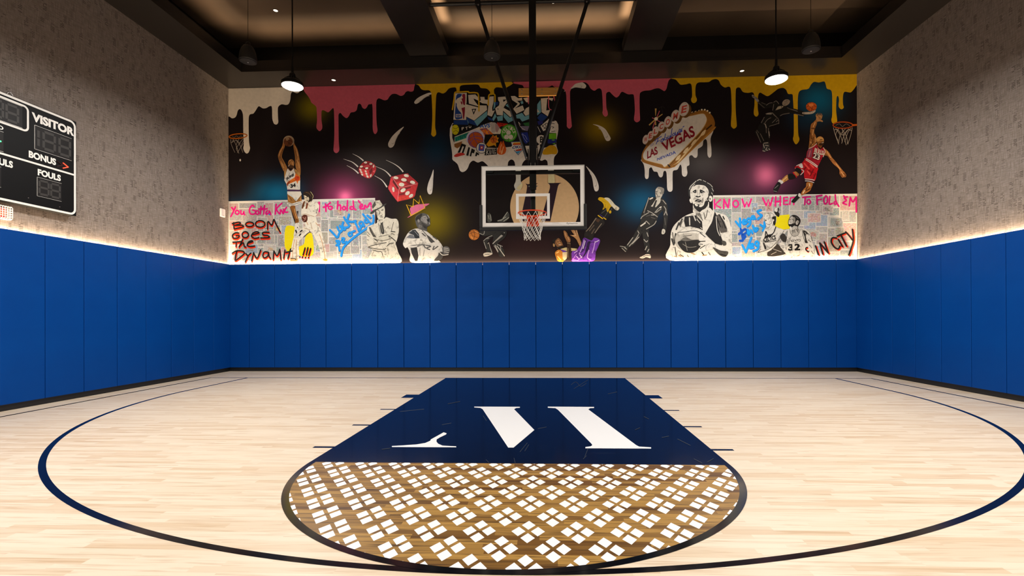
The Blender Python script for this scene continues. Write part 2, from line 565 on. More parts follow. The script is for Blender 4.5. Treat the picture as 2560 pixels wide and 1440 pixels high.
class Art:
    """flat paint on a surface, drawn in layers, one mesh per painted figure"""

    def __init__(s, fn, x0=0, y0=0, k=1.0, base=0, step=0.00008):
        s.fn, s.x0, s.y0, s.k = fn, x0, y0, k
        s.level = base; s.step = step
        s.v, s.f, s.c = [], [], []

    def at(s, x0, y0, k):
        s.x0, s.y0, s.k = x0, y0, k
        return s

    def _tri(s, pts, tris, col):
        o = len(s.v)
        for (x, y) in pts:
            s.v.append(s.fn(s.x0 + x / s.k, s.y0 + y / s.k, s.level * s.step))
        for t in tris:
            s.f.append(tuple(o + i for i in t)); s.c.append(col)

    alpha = 1.0

    def P(s, col, pts, smooth=False, alpha=None):
        p = pts_of(pts)
        if smooth:
            p = catmull(p, True, 5)
        tr = tessellate_polygon([[Vector((x, y, 0)) for x, y in p]])
        s.level += 1
        s._tri(p, tr, hexc(col)[:3] + (s.alpha if alpha is None else alpha,))
        return s

    def B(s, col, pts):
        return s.P(col, pts, True)

    def E(s, col, cx, cy, rx, ry, rot=0.0):
        a = math.radians(rot)
        return s.P(col, [(cx + rx * math.cos(t) * math.cos(a) - ry * math.sin(t) * math.sin(a),
                          cy + rx * math.cos(t) * math.sin(a) + ry * math.sin(t) * math.cos(a))
                         for t in [2 * math.pi * i / 28 for i in range(28)]])

    def S(s, col, w, *lines, smooth=True, closed=False, taper=None):
        s.level += 1
        c = hexc(col)
        for ln in lines:
            p = pts_of(ln)
            q = catmull(p, closed, 5) if smooth else p
            n = len(q)
            L, R_ = [], []
            for i in range(n):
                a = q[(i - 1) % n] if (closed or i > 0) else q[0]
                b = q[(i + 1) % n] if (closed or i < n - 1) else q[-1]
                dx, dy = b[0] - a[0], b[1] - a[1]
                d = math.hypot(dx, dy) or 1
                hw = w / 2
                if taper:
                    u = i / max(1, n - 1)
                    hw *= taper[0] + (taper[1] - taper[0]) * u
                L.append((q[i][0] - dy / d * hw, q[i][1] + dx / d * hw)); R_.append((q[i][0] + dy / d * hw, q[i][1] - dx / d * hw))
            s.level += .37
            top = s.level
            for i in range(n if closed else n - 1):
                j = (i + 1) % n
                s.level = top + (i % 9) * .1     # pieces of one stroke never lie in one plane where it crosses itself
                s._tri([L[i], L[j], R_[j], R_[i]], [(0, 1, 2), (0, 2, 3)], c)
            s.level = top
            if not closed and not taper:
                for e in (q[0], q[-1]):
                    m = 10
                    s.level += .37
                    s._tri([(e[0] + w / 2 * math.cos(2 * math.pi * i / m), e[1] + w / 2 * math.sin(2 * math.pi * i / m)) for i in range(m)],
                           [(0, i, i + 1) for i in range(1, m - 1)], c)
        return s

    def R(s, col, w, cx, cy, rx, ry):
        return s.S(col, w, [(cx + rx * math.cos(2 * math.pi * i / 20), cy + ry * math.sin(2 * math.pi * i / 20)) for i in range(20)], closed=True, smooth=False)

    def T(s, col, text, quad, bold=0.02):
        """lettering fitted to a quadrilateral: bottom left, bottom right, top right, top left"""
        a, b, c, d = pts_of(quad)
        vs, tr = text_tris(text, bold)
        s.level += 1
        s._tri([tuple((a[j] * (1 - u) + b[j] * u) * (1 - v) + (d[j] * (1 - u) + c[j] * u) * v for j in (0, 1)) for u, v in vs], tr, hexc(col))
        return s

    def done(s, name, parent, mat=None, facing=None, label=None):
        me = bpy.data.meshes.new(name)
        fs = []
        for t in s.f:
            a, b, c = (Vector(s.v[i]) for i in t)
            nrm = (b - a).cross(c - a)
            fs.append(t if facing is None or nrm.dot(facing) >= 0 else t[::-1])
        me.from_pydata(s.v, [], fs)
        ca = me.color_attributes.new('Col', 'FLOAT_COLOR', 'CORNER')
        buf = []
        for c in s.c:
            buf += list(c) * 3
        ca.data.foreach_set('color', buf)
        me.materials.append(mat or M_paint)
        o = bpy.data.objects.new(name, me); C.objects.link(o)
        if parent:
            o.parent = parent
            o.matrix_parent_inverse = Matrix.Translation(parent.location).inverted()
        if label:
            o['label'] = label
        return o


def on_back(px, py, h):
    x, z = wpt(px, py)
    return (x, WY - 0.006 - h, z)


def on_floor(px, py, h):
    p = onplane(px, py, 2, 0.0)
    return (p.x, p.y, h)


TOWARD = Vector((0, -1, 0)); UP = Vector((0, 0, 1))

# ================================================================== THE ROOM
bm = bmesh.new(); box(bm, LX - .2, RX + .2, FY - .2, WY + .2, -.12, 0)
floor = struct(obj('floor', bm, M_floor))
bm = bmesh.new(); box(bm, LX - .2, RX + .2, WY, WY + .2, 0, CZ + .2)
wall_back = struct(obj('wall_back', bm, M_blackwall))
bm = bmesh.new(); box(bm, LX - .2, LX, FY, WY, 0, CZ + .2)
wall_left = struct(obj('wall_left', bm, M_wall))
bm = bmesh.new(); box(bm, RX, RX + .2, FY, WY, 0, CZ + .2)
wall_right = struct(obj('wall_right', bm, M_wall))
bm = bmesh.new(); box(bm, LX - .2, RX + .2, FY - .2, FY, 0, CZ + .2)
wall_front = struct(obj('wall_front', bm, M_front))
bm = bmesh.new(); box(bm, LX - .2, RX + .2, FY - .2, WY + .2, CZ, CZ + .2)
ceiling = struct(obj('ceiling', bm, M_ceil))

# perimeter soffit with an upstand along its inner edge (trim 1 back, 2 left, 3 right)
IX0, IX1, IY = -6.44, 6.45, 0.48
for n, (a, b) in enumerate((((LX, RX, IY, WY), (LX + .62, RX - .62, IY, IY + .14)),
                            ((LX, IX0, FY, IY), (IX0 - .14, IX0, FY, IY)),
                            ((IX1, RX, FY, IY), (IX1, IX1 + .14, FY, IY)))):
    bm = bmesh.new()
    box(bm, a[0], a[1], a[2], a[3], SZ, SZ + .06)
    box(bm, b[0], b[1], b[2], b[3], SZ + .061, SZ + .24)
    struct(obj('trim_%d' % (n + 1), bm, M_soffit))
# the faces of the wall above the soffit are dark
bm = bmesh.new()
box(bm, LX, RX, WY - .012, WY, SZ + .07, CZ)
box(bm, LX, LX + .012, FY, WY - .02, SZ + .07, CZ)
box(bm, RX - .012, RX, FY, WY - .02, SZ + .07, CZ)
struct(obj('trim_4', bm, M_soffit))

# two ceiling beams running towards the back wall, a wide soffit slab below a narrower core
for k, (x0, x1) in enumerate(((-2.69, -1.88), (1.90, 2.71))):
    bm = bmesh.new()
    box(bm, x0, x1, FY, .62, 6.905, 7.15)
    box(bm, x0 + .16, x1 - .16, FY, .62, 7.15, CZ)
    struct(obj('beam_%d' % (k + 1), bm, M_soffit))

# black rubber base under the pads
bm = bmesh.new(); box(bm, LX, RX, WY - .055, WY, 0, PB)
struct(obj('baseboard_back', bm, M_base))
bm = bmesh.new(); box(bm, LX, LX + .055, FY, WY - .056, 0, PB)
struct(obj('baseboard_left', bm, M_base))
bm = bmesh.new(); box(bm, RX - .055, RX, FY, WY - .056, 0, PB)
struct(obj('baseboard_right', bm, M_base))

# ------------------------------------------------------------------ wall pads
ORD = ['first', 'second', 'third', 'fourth', 'fifth', 'sixth', 'seventh', 'eighth', 'ninth', 'tenth', 'eleventh', 'twelfth']
PW = .6096
GAP = .03        # clear of the wall, where the light strip sits


def pad(x0, x1, y0, y1, label, group):
    bm = bmesh.new()
    cx, cyy = (x0 + x1) / 2, (y0 + y1) / 2
    box(bm, x0 - cx, x1 - cx, y0 - cyy, y1 - cyy, PB + .002, PT, .012, 3)
    o = obj('wall_pad', bm, M_pad, smooth=False)
    o.location = (cx, cyy, 0)
    tag(o, label, 'wall pad', group)


yf = WY - PD - GAP
seams = [LX + .075] + [-6.705 + PW * k for k in range(23)] + [RX - .075]
n = len(seams) - 1
for k in range(n):
    x0, x1 = seams[k] + .004, seams[k + 1] - .004
    if k == 0:
        lab = 'narrow blue wall pad in the left corner of the back wall'
    elif k == n - 1:
        lab = 'narrow blue wall pad in the right corner of the back wall'
    elif k < 12:
        lab = 'tall blue wall pad on the back wall, %s full pad from the left corner' % ORD[k - 1]
    else:
        lab = 'tall blue wall pad on the back wall, %s full pad from the right corner' % ORD[n - 2 - k]
    pad(x0, x1, yf, yf + PD, lab, 'blue wall pads along the back wall')
for side, x0, top in (('left', LX + GAP, 1.165), ('right', RX - GAP - PD, 1.215)):
    ys = [yf + PD] + [top - .03 + 0 - PW * k + .06 for k in range(1, 11)]
    for k in range(10):
        pad(x0, x0 + PD, ys[k + 1] + .004, ys[k] - .004,
            'tall blue wall pad on the %s wall, %s pad from the back corner' % (side, ORD[k]),
            'blue wall pads along the %s wall' % side)


# ------------------------------------------------------------------ warm light strips behind the pad tops
def area(name, loc, rot, sx, sy, w, col, spread=180, parent=None):
    li = bpy.data.lights.new(name, 'AREA'); li.shape = 'RECTANGLE'; li.size = sx; li.size_y = sy
    li.energy = w; li.color = col; li.spread = math.radians(spread)
    o = bpy.data.objects.new(name, li); C.objects.link(o)
    o.location = loc; o.rotation_euler = rot
    if parent:
        o.parent = parent; o.matrix_parent_inverse = Matrix.Translation(parent.location).inverted()
    return o


def strip(label, a, b, x_axis):
    """a = start, b = end of an LED tape in its channel, shining up the wall"""
    t = thing('led_strip', label, 'light strip', ((a[0] + b[0]) / 2, (a[1] + b[1]) / 2, a[2]), 'light strips above the wall pads')
    w = .005
    bm = bmesh.new()
    if x_axis:
        box(bm, a[0], b[0], a[1] - w, a[1] + w, a[2] - .02, a[2])
    else:
        box(bm, a[0] - w, a[0] + w, a[1], b[1], a[2] - .02, a[2])
    obj('channel', bm, M_alu, t)
    bm = bmesh.new()
    w = .004
    if x_axis:
        box(bm, a[0], b[0], a[1] - w, a[1] + w, a[2] + .0005, a[2] + .003)
    else:
        box(bm, a[0] - w, a[0] + w, a[1], b[1], a[2] + .0005, a[2] + .003)
    obj('diffuser', bm, M_ledstrip, t)
    L = (b[0] - a[0]) if x_axis else (b[1] - a[1])
    mid = ((a[0] + b[0]) / 2, (a[1] + b[1]) / 2, a[2] + .006)
    area('strip_light', mid, (math.pi, 0, 0), L if x_axis else .009, .009 if x_axis else L, WASH_W_PER_M * L, WASH_COL, 180, t)


sz = PT - .05
strip('warm LED strip glowing behind the pad tops below the mural', (LX + .05, WY - .024, sz), (RX - .05, WY - .024, sz), True)
strip('warm LED strip glowing behind the pad tops on the left wall under the scoreboard', (LX + .015, -4.9, sz), (LX + .015, WY - .03, sz), False)
strip('warm LED strip glowing behind the pad tops on the bare right wall', (RX - .015, -4.9, sz), (RX - .015, WY - .03, sz), False)

# cove lamps on the beams and the soffit upstand, shining onto the ceiling panels
for nm, (x0, x1, y0, y1, f, spread) in {
    'cove_left_back': (-6.2, -2.75, .50, .52, .6, 80), 'cove_left_side': (-6.52, -6.50, -5, .4, .6, 80),
    'cove_mid_back': (-1.8, 1.85, .50, .52, 1.25, 80), 'cove_mid_left': (-1.93, -1.91, -5, .4, 1.1, 50), 'cove_mid_right': (1.93, 1.95, -5, .4, 1.1, 50),
    'cove_right_side': (6.50, 6.52, -5, -.3, .5, 80)}.items():
    sx, sy = x1 - x0, y1 - y0
    z = 7.17 if 'mid_l' in nm or 'mid_r' in nm else SZ + .26
    area(nm, ((x0 + x1) / 2, (y0 + y1) / 2, z), (math.pi, 0, 0), sx, sy, COVE_W_PER_M * f * max(sx, sy), COVE_COL, spread)


# ------------------------------------------------------------------ pendant lamps
def highbay(x, y, z, label, power):
    t = thing('pendant_lamp', label, 'lamp', (x, y, z), 'high bay pendant lamps')
    bm = bmesh.new(); lathe(bm, [(.03, z + .24), (.05, z + .21), (.06, z + .12), (.15, z + .09), (.182, z + .06), (.184, z + .012), (.175, z + .004)], x, y, 40)
    for i in range(20):
        a = 2 * math.pi * i / 20
        c, s = math.cos(a), math.sin(a)
        tube(bm, (x + .06 * c, y + .06 * s, z + .16), (x + .14 * c, y + .14 * s, z + .10), .006, n=6)
    obj('housing', bm, M_blackmetal, t)
    bm = bmesh.new(); lathe(bm, [(.172, z + .003), (.172, z - .004), (.15, z - .018), (.08, z - .026), (.01, z - .028)], x, y, 40)
    obj('lens', bm, M_lens, t, True)
    bm = bmesh.new(); tube(bm, (x, y, z + .24), (x, y, CZ), .012, n=10)
    tube(bm, (x, y, z + .24), (x, y, z + .34), .022, n=12)
    obj('stem', bm, M_blackmetal, t)
    bm = bmesh.new(); lathe(bm, [(.06, CZ - .001), (.06, CZ - .03), (.02, CZ - .045)][::-1], x, y, 24)
    obj('ceiling_cap', bm, M_blackmetal, t)
    li = bpy.data.lights.new('lamp_light', 'AREA'); li.shape = 'DISK'; li.size = .33
    li.energy = power; li.color = HIGHBAY_COL; li.spread = math.radians(178)
    o = bpy.data.objects.new('lamp_light', li); C.objects.link(o); o.location = (x, y, z - .032)
    o.parent = t; o.matrix_parent_inverse = Matrix.Translation(t.location).inverted()
    return t


highbay(-4.195, -1.6, 5.325, 'lit pendant lamp hanging left of the hoop in front of the white paint drips', HIGHBAY_W[0])
highbay(4.15, -1.6, 5.25, 'lit pendant lamp hanging right of the hoop in front of the yellow paint drips', HIGHBAY_W[0])
for (x, y, w) in ((-4.17, -6.2, 'left and ahead of the camera'), (4.15, -6.2, 'right and ahead of the camera'),
                  (-4.17, -10.8, 'left behind the camera'), (4.15, -10.8, 'right behind the camera')):
    highbay(x, y, 5.23, 'lit pendant lamp hanging above the court, ' + w, HIGHBAY_W[1 if y > -8 else 2])


# ------------------------------------------------------------------ pendant speakers
def speaker(x, y, z, label, tilt=0):
    t = thing('pendant_speaker', label, 'speaker', (x, y, z), 'pendant speakers')
    bm = bmesh.new()
    lathe(bm, [(.05, z + .29), (.075, z + .275), (.105, z + .23), (.13, z + .16), (.143, z + .08), (.146, z + .02), (.142, z + .004)][::-1], x, y, 40)
    obj('shell', bm, M_speaker, t, True)
    bm = bmesh.new(); lathe(bm, [(.139, z + .003), (.12, z - .006), (.02, z - .012)], x, y, 40)
    obj('grille', bm, M_grille, t, True)
    bm = bmesh.new(); lathe(bm, [(.014, z - .0125), (.012, z - .018), (.004, z - .019)], x, y, 16)
    obj('badge', bm, M_steel, t, True)
    bm = bmesh.new(); torus(bm, (0, 0, 0), .045, .006, 24, 8)
    bmesh.ops.rotate(bm, verts=bm.verts, matrix=Matrix.Rotation(math.pi / 2, 3, 'X'))
    bmesh.ops.translate(bm, verts=bm.verts, vec=(x, y, z + .315))
    obj('hanger', bm, M_speaker, t, True)
    bm = bmesh.new(); tube(bm, (x, y, z + .355), (x, y, CZ), .004, n=8)
    obj('cable', bm, M_blackmetal, t)


speaker(-5.057, -1.5, 5.83, 'dark bell shaped speaker hanging near the left end of the back soffit')
speaker(-0.684, -1.5, 5.80, 'dark bell shaped speaker hanging beside the hoop mast')
speaker(4.78, -1.5, 5.785, 'dark bell shaped speaker hanging to the right of the right pendant lamp')

# ------------------------------------------------------------------ recessed downlights
for (x, y, z, lab) in ((-5.319, -.139, CZ, 'small lit downlight in the left bronze ceiling panel'),
                       (.407, -.151, CZ, 'small lit downlight in the middle bronze ceiling panel right of the mast'),
                       (-4.582, .94, SZ, 'small lit downlight in the dark soffit above the pink paint drips'),
                       (4.578, .951, SZ, 'small lit downlight in the dark soffit above the yellow paint drips')):
    t = thing('downlight', lab, 'downlight', (x, y, z), 'recessed ceiling downlights')
    bm = bmesh.new(); torus(bm, (x, y, z - .003), .05, .006, 32, 8); obj('trim_ring', bm, M_soffit, t, True)
    bm = bmesh.new(); lathe(bm, [(.047, z - .001), (.047, z - .003), (.01, z - .005)], x, y, 32); obj('lens', bm, M_spot, t)

# ------------------------------------------------------------------ the hoop
HY = -4 * FT             # face of the glass
HX = 0.013
t = thing('basketball_hoop', 'ceiling hung basketball hoop with clear glass backboard, orange rim and black mast', 'basketball hoop', (HX, HY, 2.9))
gx0, gx1, gz0, gz1 = HX - .9144, HX + .9144, 2.897, 3.962
bm = bmesh.new(); box(bm, gx0 + .01, gx1 - .01, HY + .002, HY + .014, gz0 + .01, gz1 - .01)
glass_o = obj('glass', bm, M_glass, t)
bm = bmesh.new()
for (a, b, c, d) in ((gx0, gx1, gz1 - .062, gz1), (gx0, gx1, gz0, gz0 + .056), (gx0, gx0 + .062, gz0 + .056, gz1 - .062), (gx1 - .062, gx1, gz0 + .056, gz1 - .062)):
    box(bm, a, b, HY - .002, HY + .001, c, d)
obj('painted_border', bm, M_white, glass_o)
bm = bmesh.new()
tx0, tx1, tz0, tz1 = HX - .305, HX + .305, 3.02, 3.475
for (a, b, c, d) in ((tx0, tx1, tz1 - .05, tz1), (tx0, tx1, tz0, tz0 + .05), (tx0, tx0 + .05, tz0 + .05, tz1 - .05), (tx1 - .05, tx1, tz0 + .05, tz1 - .05)):
    box(bm, a, b, HY - .002, HY + .001, c, d)
obj('target_square', bm, M_white, glass_o)
A = Art(lambda x, z, h: (x, HY - .0035 - h, z))
A.S('#3a3836', .006, [(HX + .60, gz0 + .03), (HX + .62, gz0 + .045), (HX + .63, gz0 + .02), (HX + .66, gz0 + .035), (HX + .70, gz0 + .025), (HX + .74, gz0 + .035), (HX + .80, gz0 + .028)])
A.done('maker_script', glass_o, facing=TOWARD)
bm = bmesh.new()
for (a, b, c, d) in ((gx0 - .014, gx1 + .014, gz1, gz1 + .018), (gx0 - .014, gx1 + .014, gz0 - .018, gz0), (gx0 - .014, gx0, gz0, gz1), (gx1, gx1 + .014, gz0, gz1)):
    box(bm, a, b, HY - .004, HY + .05, c, d)
obj('metal_frame', bm, M_alu, t)
bm = bmesh.new()
box(bm, gx0 + .04, gx1 - .04, HY + .055, HY + .10, gz1 - .115, gz1 - .062)
for x in (gx0 + .05, gx1 - .19):
    box(bm, x, x + .14, HY + .016, HY + .05, gz1 - .095, gz1 - .065)
obj('top_rail', bm, M_blackmetal, t)
# padding: an L shaped section along the bottom and up both lower sides
bm = bmesh.new()
box(bm, gx0 - .05, gx1 + .05, HY - .012, HY + .05, gz0 - .080, gz0 - .019, .012)
for a, b in ((gx0 - .05, gx0 + .004), (gx1 - .004, gx1 + .05)):
    box(bm, a, b, HY - .012, HY + .05, gz0 - .022, gz0 + .385, .012)
obj('edge_padding', bm, simple('black_foam_padding', '#0e0f0f', 0.6, 0, .2, 12), t)
# rim with its bracket
RZ = 3.045; RYc = HY - .381
rim = obj('rim', (lambda b: (torus(b, (HX, RYc, RZ), .2286 + .011, .011, 64, 12), b)[1])(bmesh.new()), M_orange, t, True)
bm = bmesh.new()
box(bm, HX - .11, HX + .11, HY - .012, HY - .0045, RZ - .165, RZ + .03, .003)
box(bm, HX - .075, HX + .075, HY - .16, HY - .012, RZ - .022, RZ - .006, .003)
for s in (-1, 1):
    v = [bm.verts.new(p) for p in ((HX + s * .07, HY - .012, RZ - .15), (HX + s * .07, HY - .155, RZ - .02), (HX + s * .07, HY - .012, RZ - .02),
                                   (HX + s * .078, HY - .012, RZ - .15), (HX + s * .078, HY - .155, RZ - .02), (HX + s * .078, HY - .012, RZ - .02))]
    for f in ((0, 1, 2), (3, 5, 4), (0, 3, 4, 1), (1, 4, 5, 2), (2, 5, 3, 0)):
        bm.faces.new([v[i] for i in f])
bmesh.ops.recalc_face_normals(bm, faces=bm.faces)
obj('rim_bracket', bm, M_orange, t)
for i in range(12):
    bm = bmesh.new()
    a = 2 * math.pi * (i + .5) / 12
    x, y = HX + .2376 * math.cos(a), RYc + .2376 * math.sin(a)
    path_tube(bm, [(x, y, RZ - .004), (x * 1 + .006 * math.cos(a), y + .006 * math.sin(a), RZ - .022), (x - .01 * math.cos(a), y - .01 * math.sin(a), RZ - .026)], .003, 6)
    obj('net_hook', bm, M_orange, rim)
# net: diamond mesh of cords narrowing to a loose tube
bm = bmesh.new()
H = [0, .10, .19, .27, .34, .395, .435]
RR = [.236, .215, .185, .160, .145, .138, .142]
for k in range(12):
    for sgn in (-1, 1):
        p = []
        for j in range(len(H)):
            a = 2 * math.pi * (k + .5 + sgn * .5 * j) / 12
            wob = .006 * math.sin(k * 2.3 + j * 1.7)
            p.append((HX + (RR[j] + wob) * math.cos(a), RYc + (RR[j] + wob) * math.sin(a), RZ - .02 - H[j] + .5 * wob))
        q = []
        for j in range(len(p) - 1):
            for u in (0, .5):
                q.append(tuple(p[j][m] * (1 - u) + p[j + 1][m] * u for m in range(3)))
        q.append(p[-1])
        path_tube(bm, q, .0042, 6)
for j in (1, 3, 5, 6):
    for k in range(12):
        a = 2 * math.pi * (k + .5 + .5 * j) / 12
        bmesh.ops.create_icosphere(bm, subdivisions=1, radius=.008, matrix=Matrix.Translation((HX + RR[j] * math.cos(a), RYc + RR[j] * math.sin(a), RZ - .02 - H[j])))
obj('net', bm, M_net, t, True)
# mast, braces and ceiling pipe
MY = -1.05
bm = bmesh.new(); box(bm, HX - .066, HX + .066, MY - .066, MY + .066, 3.955, CZ, .008)
mast = obj('mast', bm, M_blackmetal, t)
bm = bmesh.new(); box(bm, HX - .042, HX + .042, MY - .05, MY + .05, 2.99, 3.954, .006)
obj('lower_mast', bm, M_blackmetal, t)
bm = bmesh.new()
box(bm, HX - .085, HX + .085, HY + .02, MY - .052, 2.96, 3.16)
obj('mast_bracket', bm, M_blackmetal, t)
bm = bmesh.new()
box(bm, HX - .06, HX + .06, HY + .055, MY - .052, 3.57, 3.95)
obj('mast_bracket', bm, M_blackmetal, t)
for s in (-1, 1):
    bm = bmesh.new()
    box(bm, HX + s * .085 - .008, HX + s * .085 + .008, HY + .055, MY + .05, 3.955, 4.30)
    obj('mast_bracket', bm, M_blackmetal, t)
for s in (-1, 1):
    bm = bmesh.new()
    tube(bm, (HX + s * .10, MY - .02, 4.14), (HX + s * 1.005, MY - .02, 7.00), .034, n=16)
    br = obj('brace', bm, M_blackmetal, t, False)
    for (px, pz) in ((HX + s * .115, 4.16), (HX + s * .99, 6.98)):
        bm = bmesh.new()
        tube(bm, (px, MY - .065, pz), (px, MY + .02, pz), .016, n=6)
        obj('bolt', bm, M_steel, br)
bm = bmesh.new(); tube(bm, (-1.90, MY - .02, 7.03), (1.92, MY - .02, 7.03), .034, n=16)
for s in (-1, 1):
    box(bm, HX + s * 1.0 - .05, HX + s * 1.0 + .05, MY - .075, MY + .035, 6.985, 7.075)
obj('ceiling_pipe', bm, M_blackmetal, t)
for s in (-1, 1):
    bm = bmesh.new()
    box(bm, HX + s * .069 - .007, HX + s * .069 + .007, MY - .068, MY - .03, 4.12, 4.21)
    obj('mast_bolt', bm, M_steel, t)
    bm = bmesh.new()
    box(bm, HX + s * .040 - .006, HX + s * .040 + .006, MY - .074, MY - .066, 3.97, 4.06)
    obj('mast_bolt', bm, M_steel, t)
    bm = bmesh.new()
    tube(bm, (HX + s * .07, HY + .045, 3.62), (HX + s * .07, HY + .056, 3.62), .012, n=8)
    obj('mast_bolt', bm, M_steel, t)

# timber block bolted to the wall behind the mast
t = thing('timber_block', 'raw pine timber block bolted to the mural behind the hoop mast', 'timber block', (.086, WY - .05, 6.4))
bm = bmesh.new(); box(bm, -.374, .546, WY - .062, WY - .022, 6.305, 6.488, .004)
obj('board', bm, M_pine, t)
for x in (-.30, .16, .47):
    for z in (6.35, 6.44):
        bm = bmesh.new()
        tube(bm, (x, WY - .072, z), (x, WY - .06, z), .014, n=6)
        obj('bolt', bm, M_steel, t)

# ------------------------------------------------------------------ scoreboard on the left wall
SX = LX + .12
sy1, sy0 = -2.632, -5.03
sz1, sz0 = 4.352, 2.862
cyb = (sy0 + sy1) / 2
t = thing('scoreboard', 'black electronic scoreboard with white lettering on the left wall', 'scoreboard', (SX, cyb, 3.6))


def rounded(x0, x1, y0, y1, r, n=6):
    out = []
    for cx, cy2, a0 in ((x1 - r, y1 - r, 0), (x0 + r, y1 - r, 90), (x0 + r, y0 + r, 180), (x1 - r, y0 + r, 270)):
        for i in range(n + 1):
            a = math.radians(a0 + 90 * i / n)
            out.append((cx + r * math.cos(a), cy2 + r * math.sin(a)))
    return out


def slab(bm, outline, xa, xb):
    a = [bm.verts.new((xa, p[0], p[1])) for p in outline]
    b = [bm.verts.new((xb, p[0], p[1])) for p in outline]
    bm.faces.new(b); bm.faces.new(a[::-1])
    for i in range(len(a)):
        j = (i + 1) % len(a)
        bm.faces.new((a[i], a[j], b[j], b[i]))


def frame_ring(bm, x0, x1, y0, y1, r, w, xa, xb):
    o = rounded(x0, x1, y0, y1, r); i_ = rounded(x0 + w, x1 - w, y0 + w, y1 - w, max(.004, r - w))
    V = [[bm.verts.new((x, p[0], p[1])) for p in L] for x in (xa, xb) for L in (o, i_)]
    n = len(o)
    for k in range(n):
        j = (k + 1) % n
        bm.faces.new((V[2][k], V[2][j], V[3][j], V[3][k]))
        bm.faces.new((V[0][k], V[0][j], V[2][j], V[2][k]))
        bm.faces.new((V[1][j], V[1][k], V[3][k], V[3][j]))


bm = bmesh.new(); slab(bm, [(sy0 + .01, sz0 + .01), (sy1 - .004, sz0 + .004), (sy1 - .004, sz1 - .004), (sy0 + .01, sz1 - .01)], LX + .012, SX)
cab = obj('cabinet', bm, M_board, t)
bm = bmesh.new()
frame_ring(bm, sy0 + .012, sy1 - .012, sz0 + .012, sz1 - .012, .09, .03, SX - .002, SX + .003)
box(bm, SX - .002, SX + .003, sy0 + .04, sy1 - .04, 3.492, 3.518)
obj('border_line', bm, M_vinylwhite, t)
bm = bmesh.new(); frame_ring(bm, cyb - .49, cyb + .49, 3.915, 4.285, .07, .026, SX - .002, SX + .003)
obj('clock_border', bm, M_vinylwhite, t)


def digit_window(y0, y1, z0, z1, digits, name='digit_window'):
    bm = bmesh.new(); box(bm, SX - .001, SX + .004, y0, y1, z0, z1)
    w = obj(name, bm, M_window, t)
    bm = bmesh.new()
    for (a, b, c, d) in ((y0, y1, z1, z1 + .004), (y0, y1, z0 - .004, z0), (y0 - .004, y0, z0, z1)):
        box(bm, SX, SX + .006, a, b, c, d)
    obj('window_trim', bm, M_alu, w)
    h = (z1 - z0) * .72; zc = (z0 + z1) / 2
    for (yc, one, gap) in digits:
        bm = bmesh.new()
        wd_ = h * .66; s = h * .075
        segs = [(yc + wd_ / 2, 1, zc + h / 4), (yc + wd_ / 2, 1, zc - h / 4)]
        if not one:
            segs += [(yc - wd_ / 2, 1, zc + h / 4), (yc - wd_ / 2, 1, zc - h / 4), (yc, 0, zc + h / 2), (yc, 0, zc), (yc, 0, zc - h / 2)]
        for (yy, vert, zz) in segs:
            if vert:
                box(bm, SX + .003, SX + .0055, yy - s, yy + s, zz - h / 4 + s * .6, zz + h / 4 - s * .6)
            else:
                box(bm, SX + .003, SX + .0055, yy - wd_ / 2 + s * .6, yy + wd_ / 2 - s * .6, zz - s, zz + s)
        obj('digit', bm, M_seg, w)
    return w


for s in (1, -1):
    m = lambda y: cyb + s * (y - cyb)
    yr = sorted((m(-3.263), m(-2.715)))
    digit_window(yr[0], yr[1], 3.715, 4.055, [(yr[0] - .03, True, 0), (yr[0] + .205, False, 0), (yr[0] + .44, False, 0)])
    yr = sorted((m(-3.228), m(-2.874)))
    digit_window(yr[0], yr[1], 3.045, 3.315, [(yr[0] + .095, False, 0), (yr[0] + .262, False, 0)])
digit_window(cyb - .44, cyb + .40, 3.95, 4.25, [(cyb - .33, False, 0), (cyb - .12, False, 0), (cyb + .08, False, 0), (cyb + .27, False, 0)], 'clock_window')
digit_window(cyb - .155, cyb + .16, 3.535, 3.80, [(cyb, False, 0)], 'period_window')


def wall_text(text, y0, y1, z0, z1, bold=.03, name='lettering'):
    A = Art(lambda y, z, h: (SX + .004 + h, y, z))
    A.T('#f2efe8', text, [(y0, z0), (y1, z0), (y1, z1), (y0, z1)], bold)
    A.done(name, t, M_vinylwhite, Vector((1, 0, 0)))


Q = lambda y: cyb - (y - cyb)
wall_text('VISITOR', -3.305, -2.672, 4.105, 4.232, .05)
wall_text('HOME', -4.90, -4.44, 4.105, 4.232, .05)
wall_text('BONUS', -3.345, -2.957, 3.565, 3.665, .045)
wall_text('BONUS', -4.70, -4.315, 3.565, 3.665, .045)
wall_text('FOULS', -3.222, -2.884, 3.345, 3.440, .045)
wall_text('FOULS', -4.78, -4.44, 3.345, 3.440, .045)
wall_text('FOULS', -3.86, -3.553, 3.345, 3.440, .045)
wall_text('PERIOD', cyb - .16, cyb + .16, 3.825, 3.880, .03)
digit_window(-3.93, -3.70, 3.045, 3.315, [(-3.815, False, 0)])
for s in (1, -1):
    m = lambda y: cyb + s * (y - cyb)
    for (y, z, mat, nm) in ((-2.90, 3.598, M_dark_led, 'bonus_light'), (-2.805, 3.598, M_red_led if s > 0 else M_dark_led, 'bonus_light')):
        bm = bmesh.new()
        for up in (1, -1):
            a = Vector((SX + .006, m(y - .045), z + .04 * up)); b = Vector((SX + .006, m(y + .035), z))
            tube(bm, a, b, .0062, n=8)
        obj(nm, bm, mat, t)
bm = bmesh.new(); tube(bm, (SX + .003, -3.708, 3.665), (SX + .008, -3.708, 3.665), .010, n=12)
obj('period_light', bm, M_green_led, t)
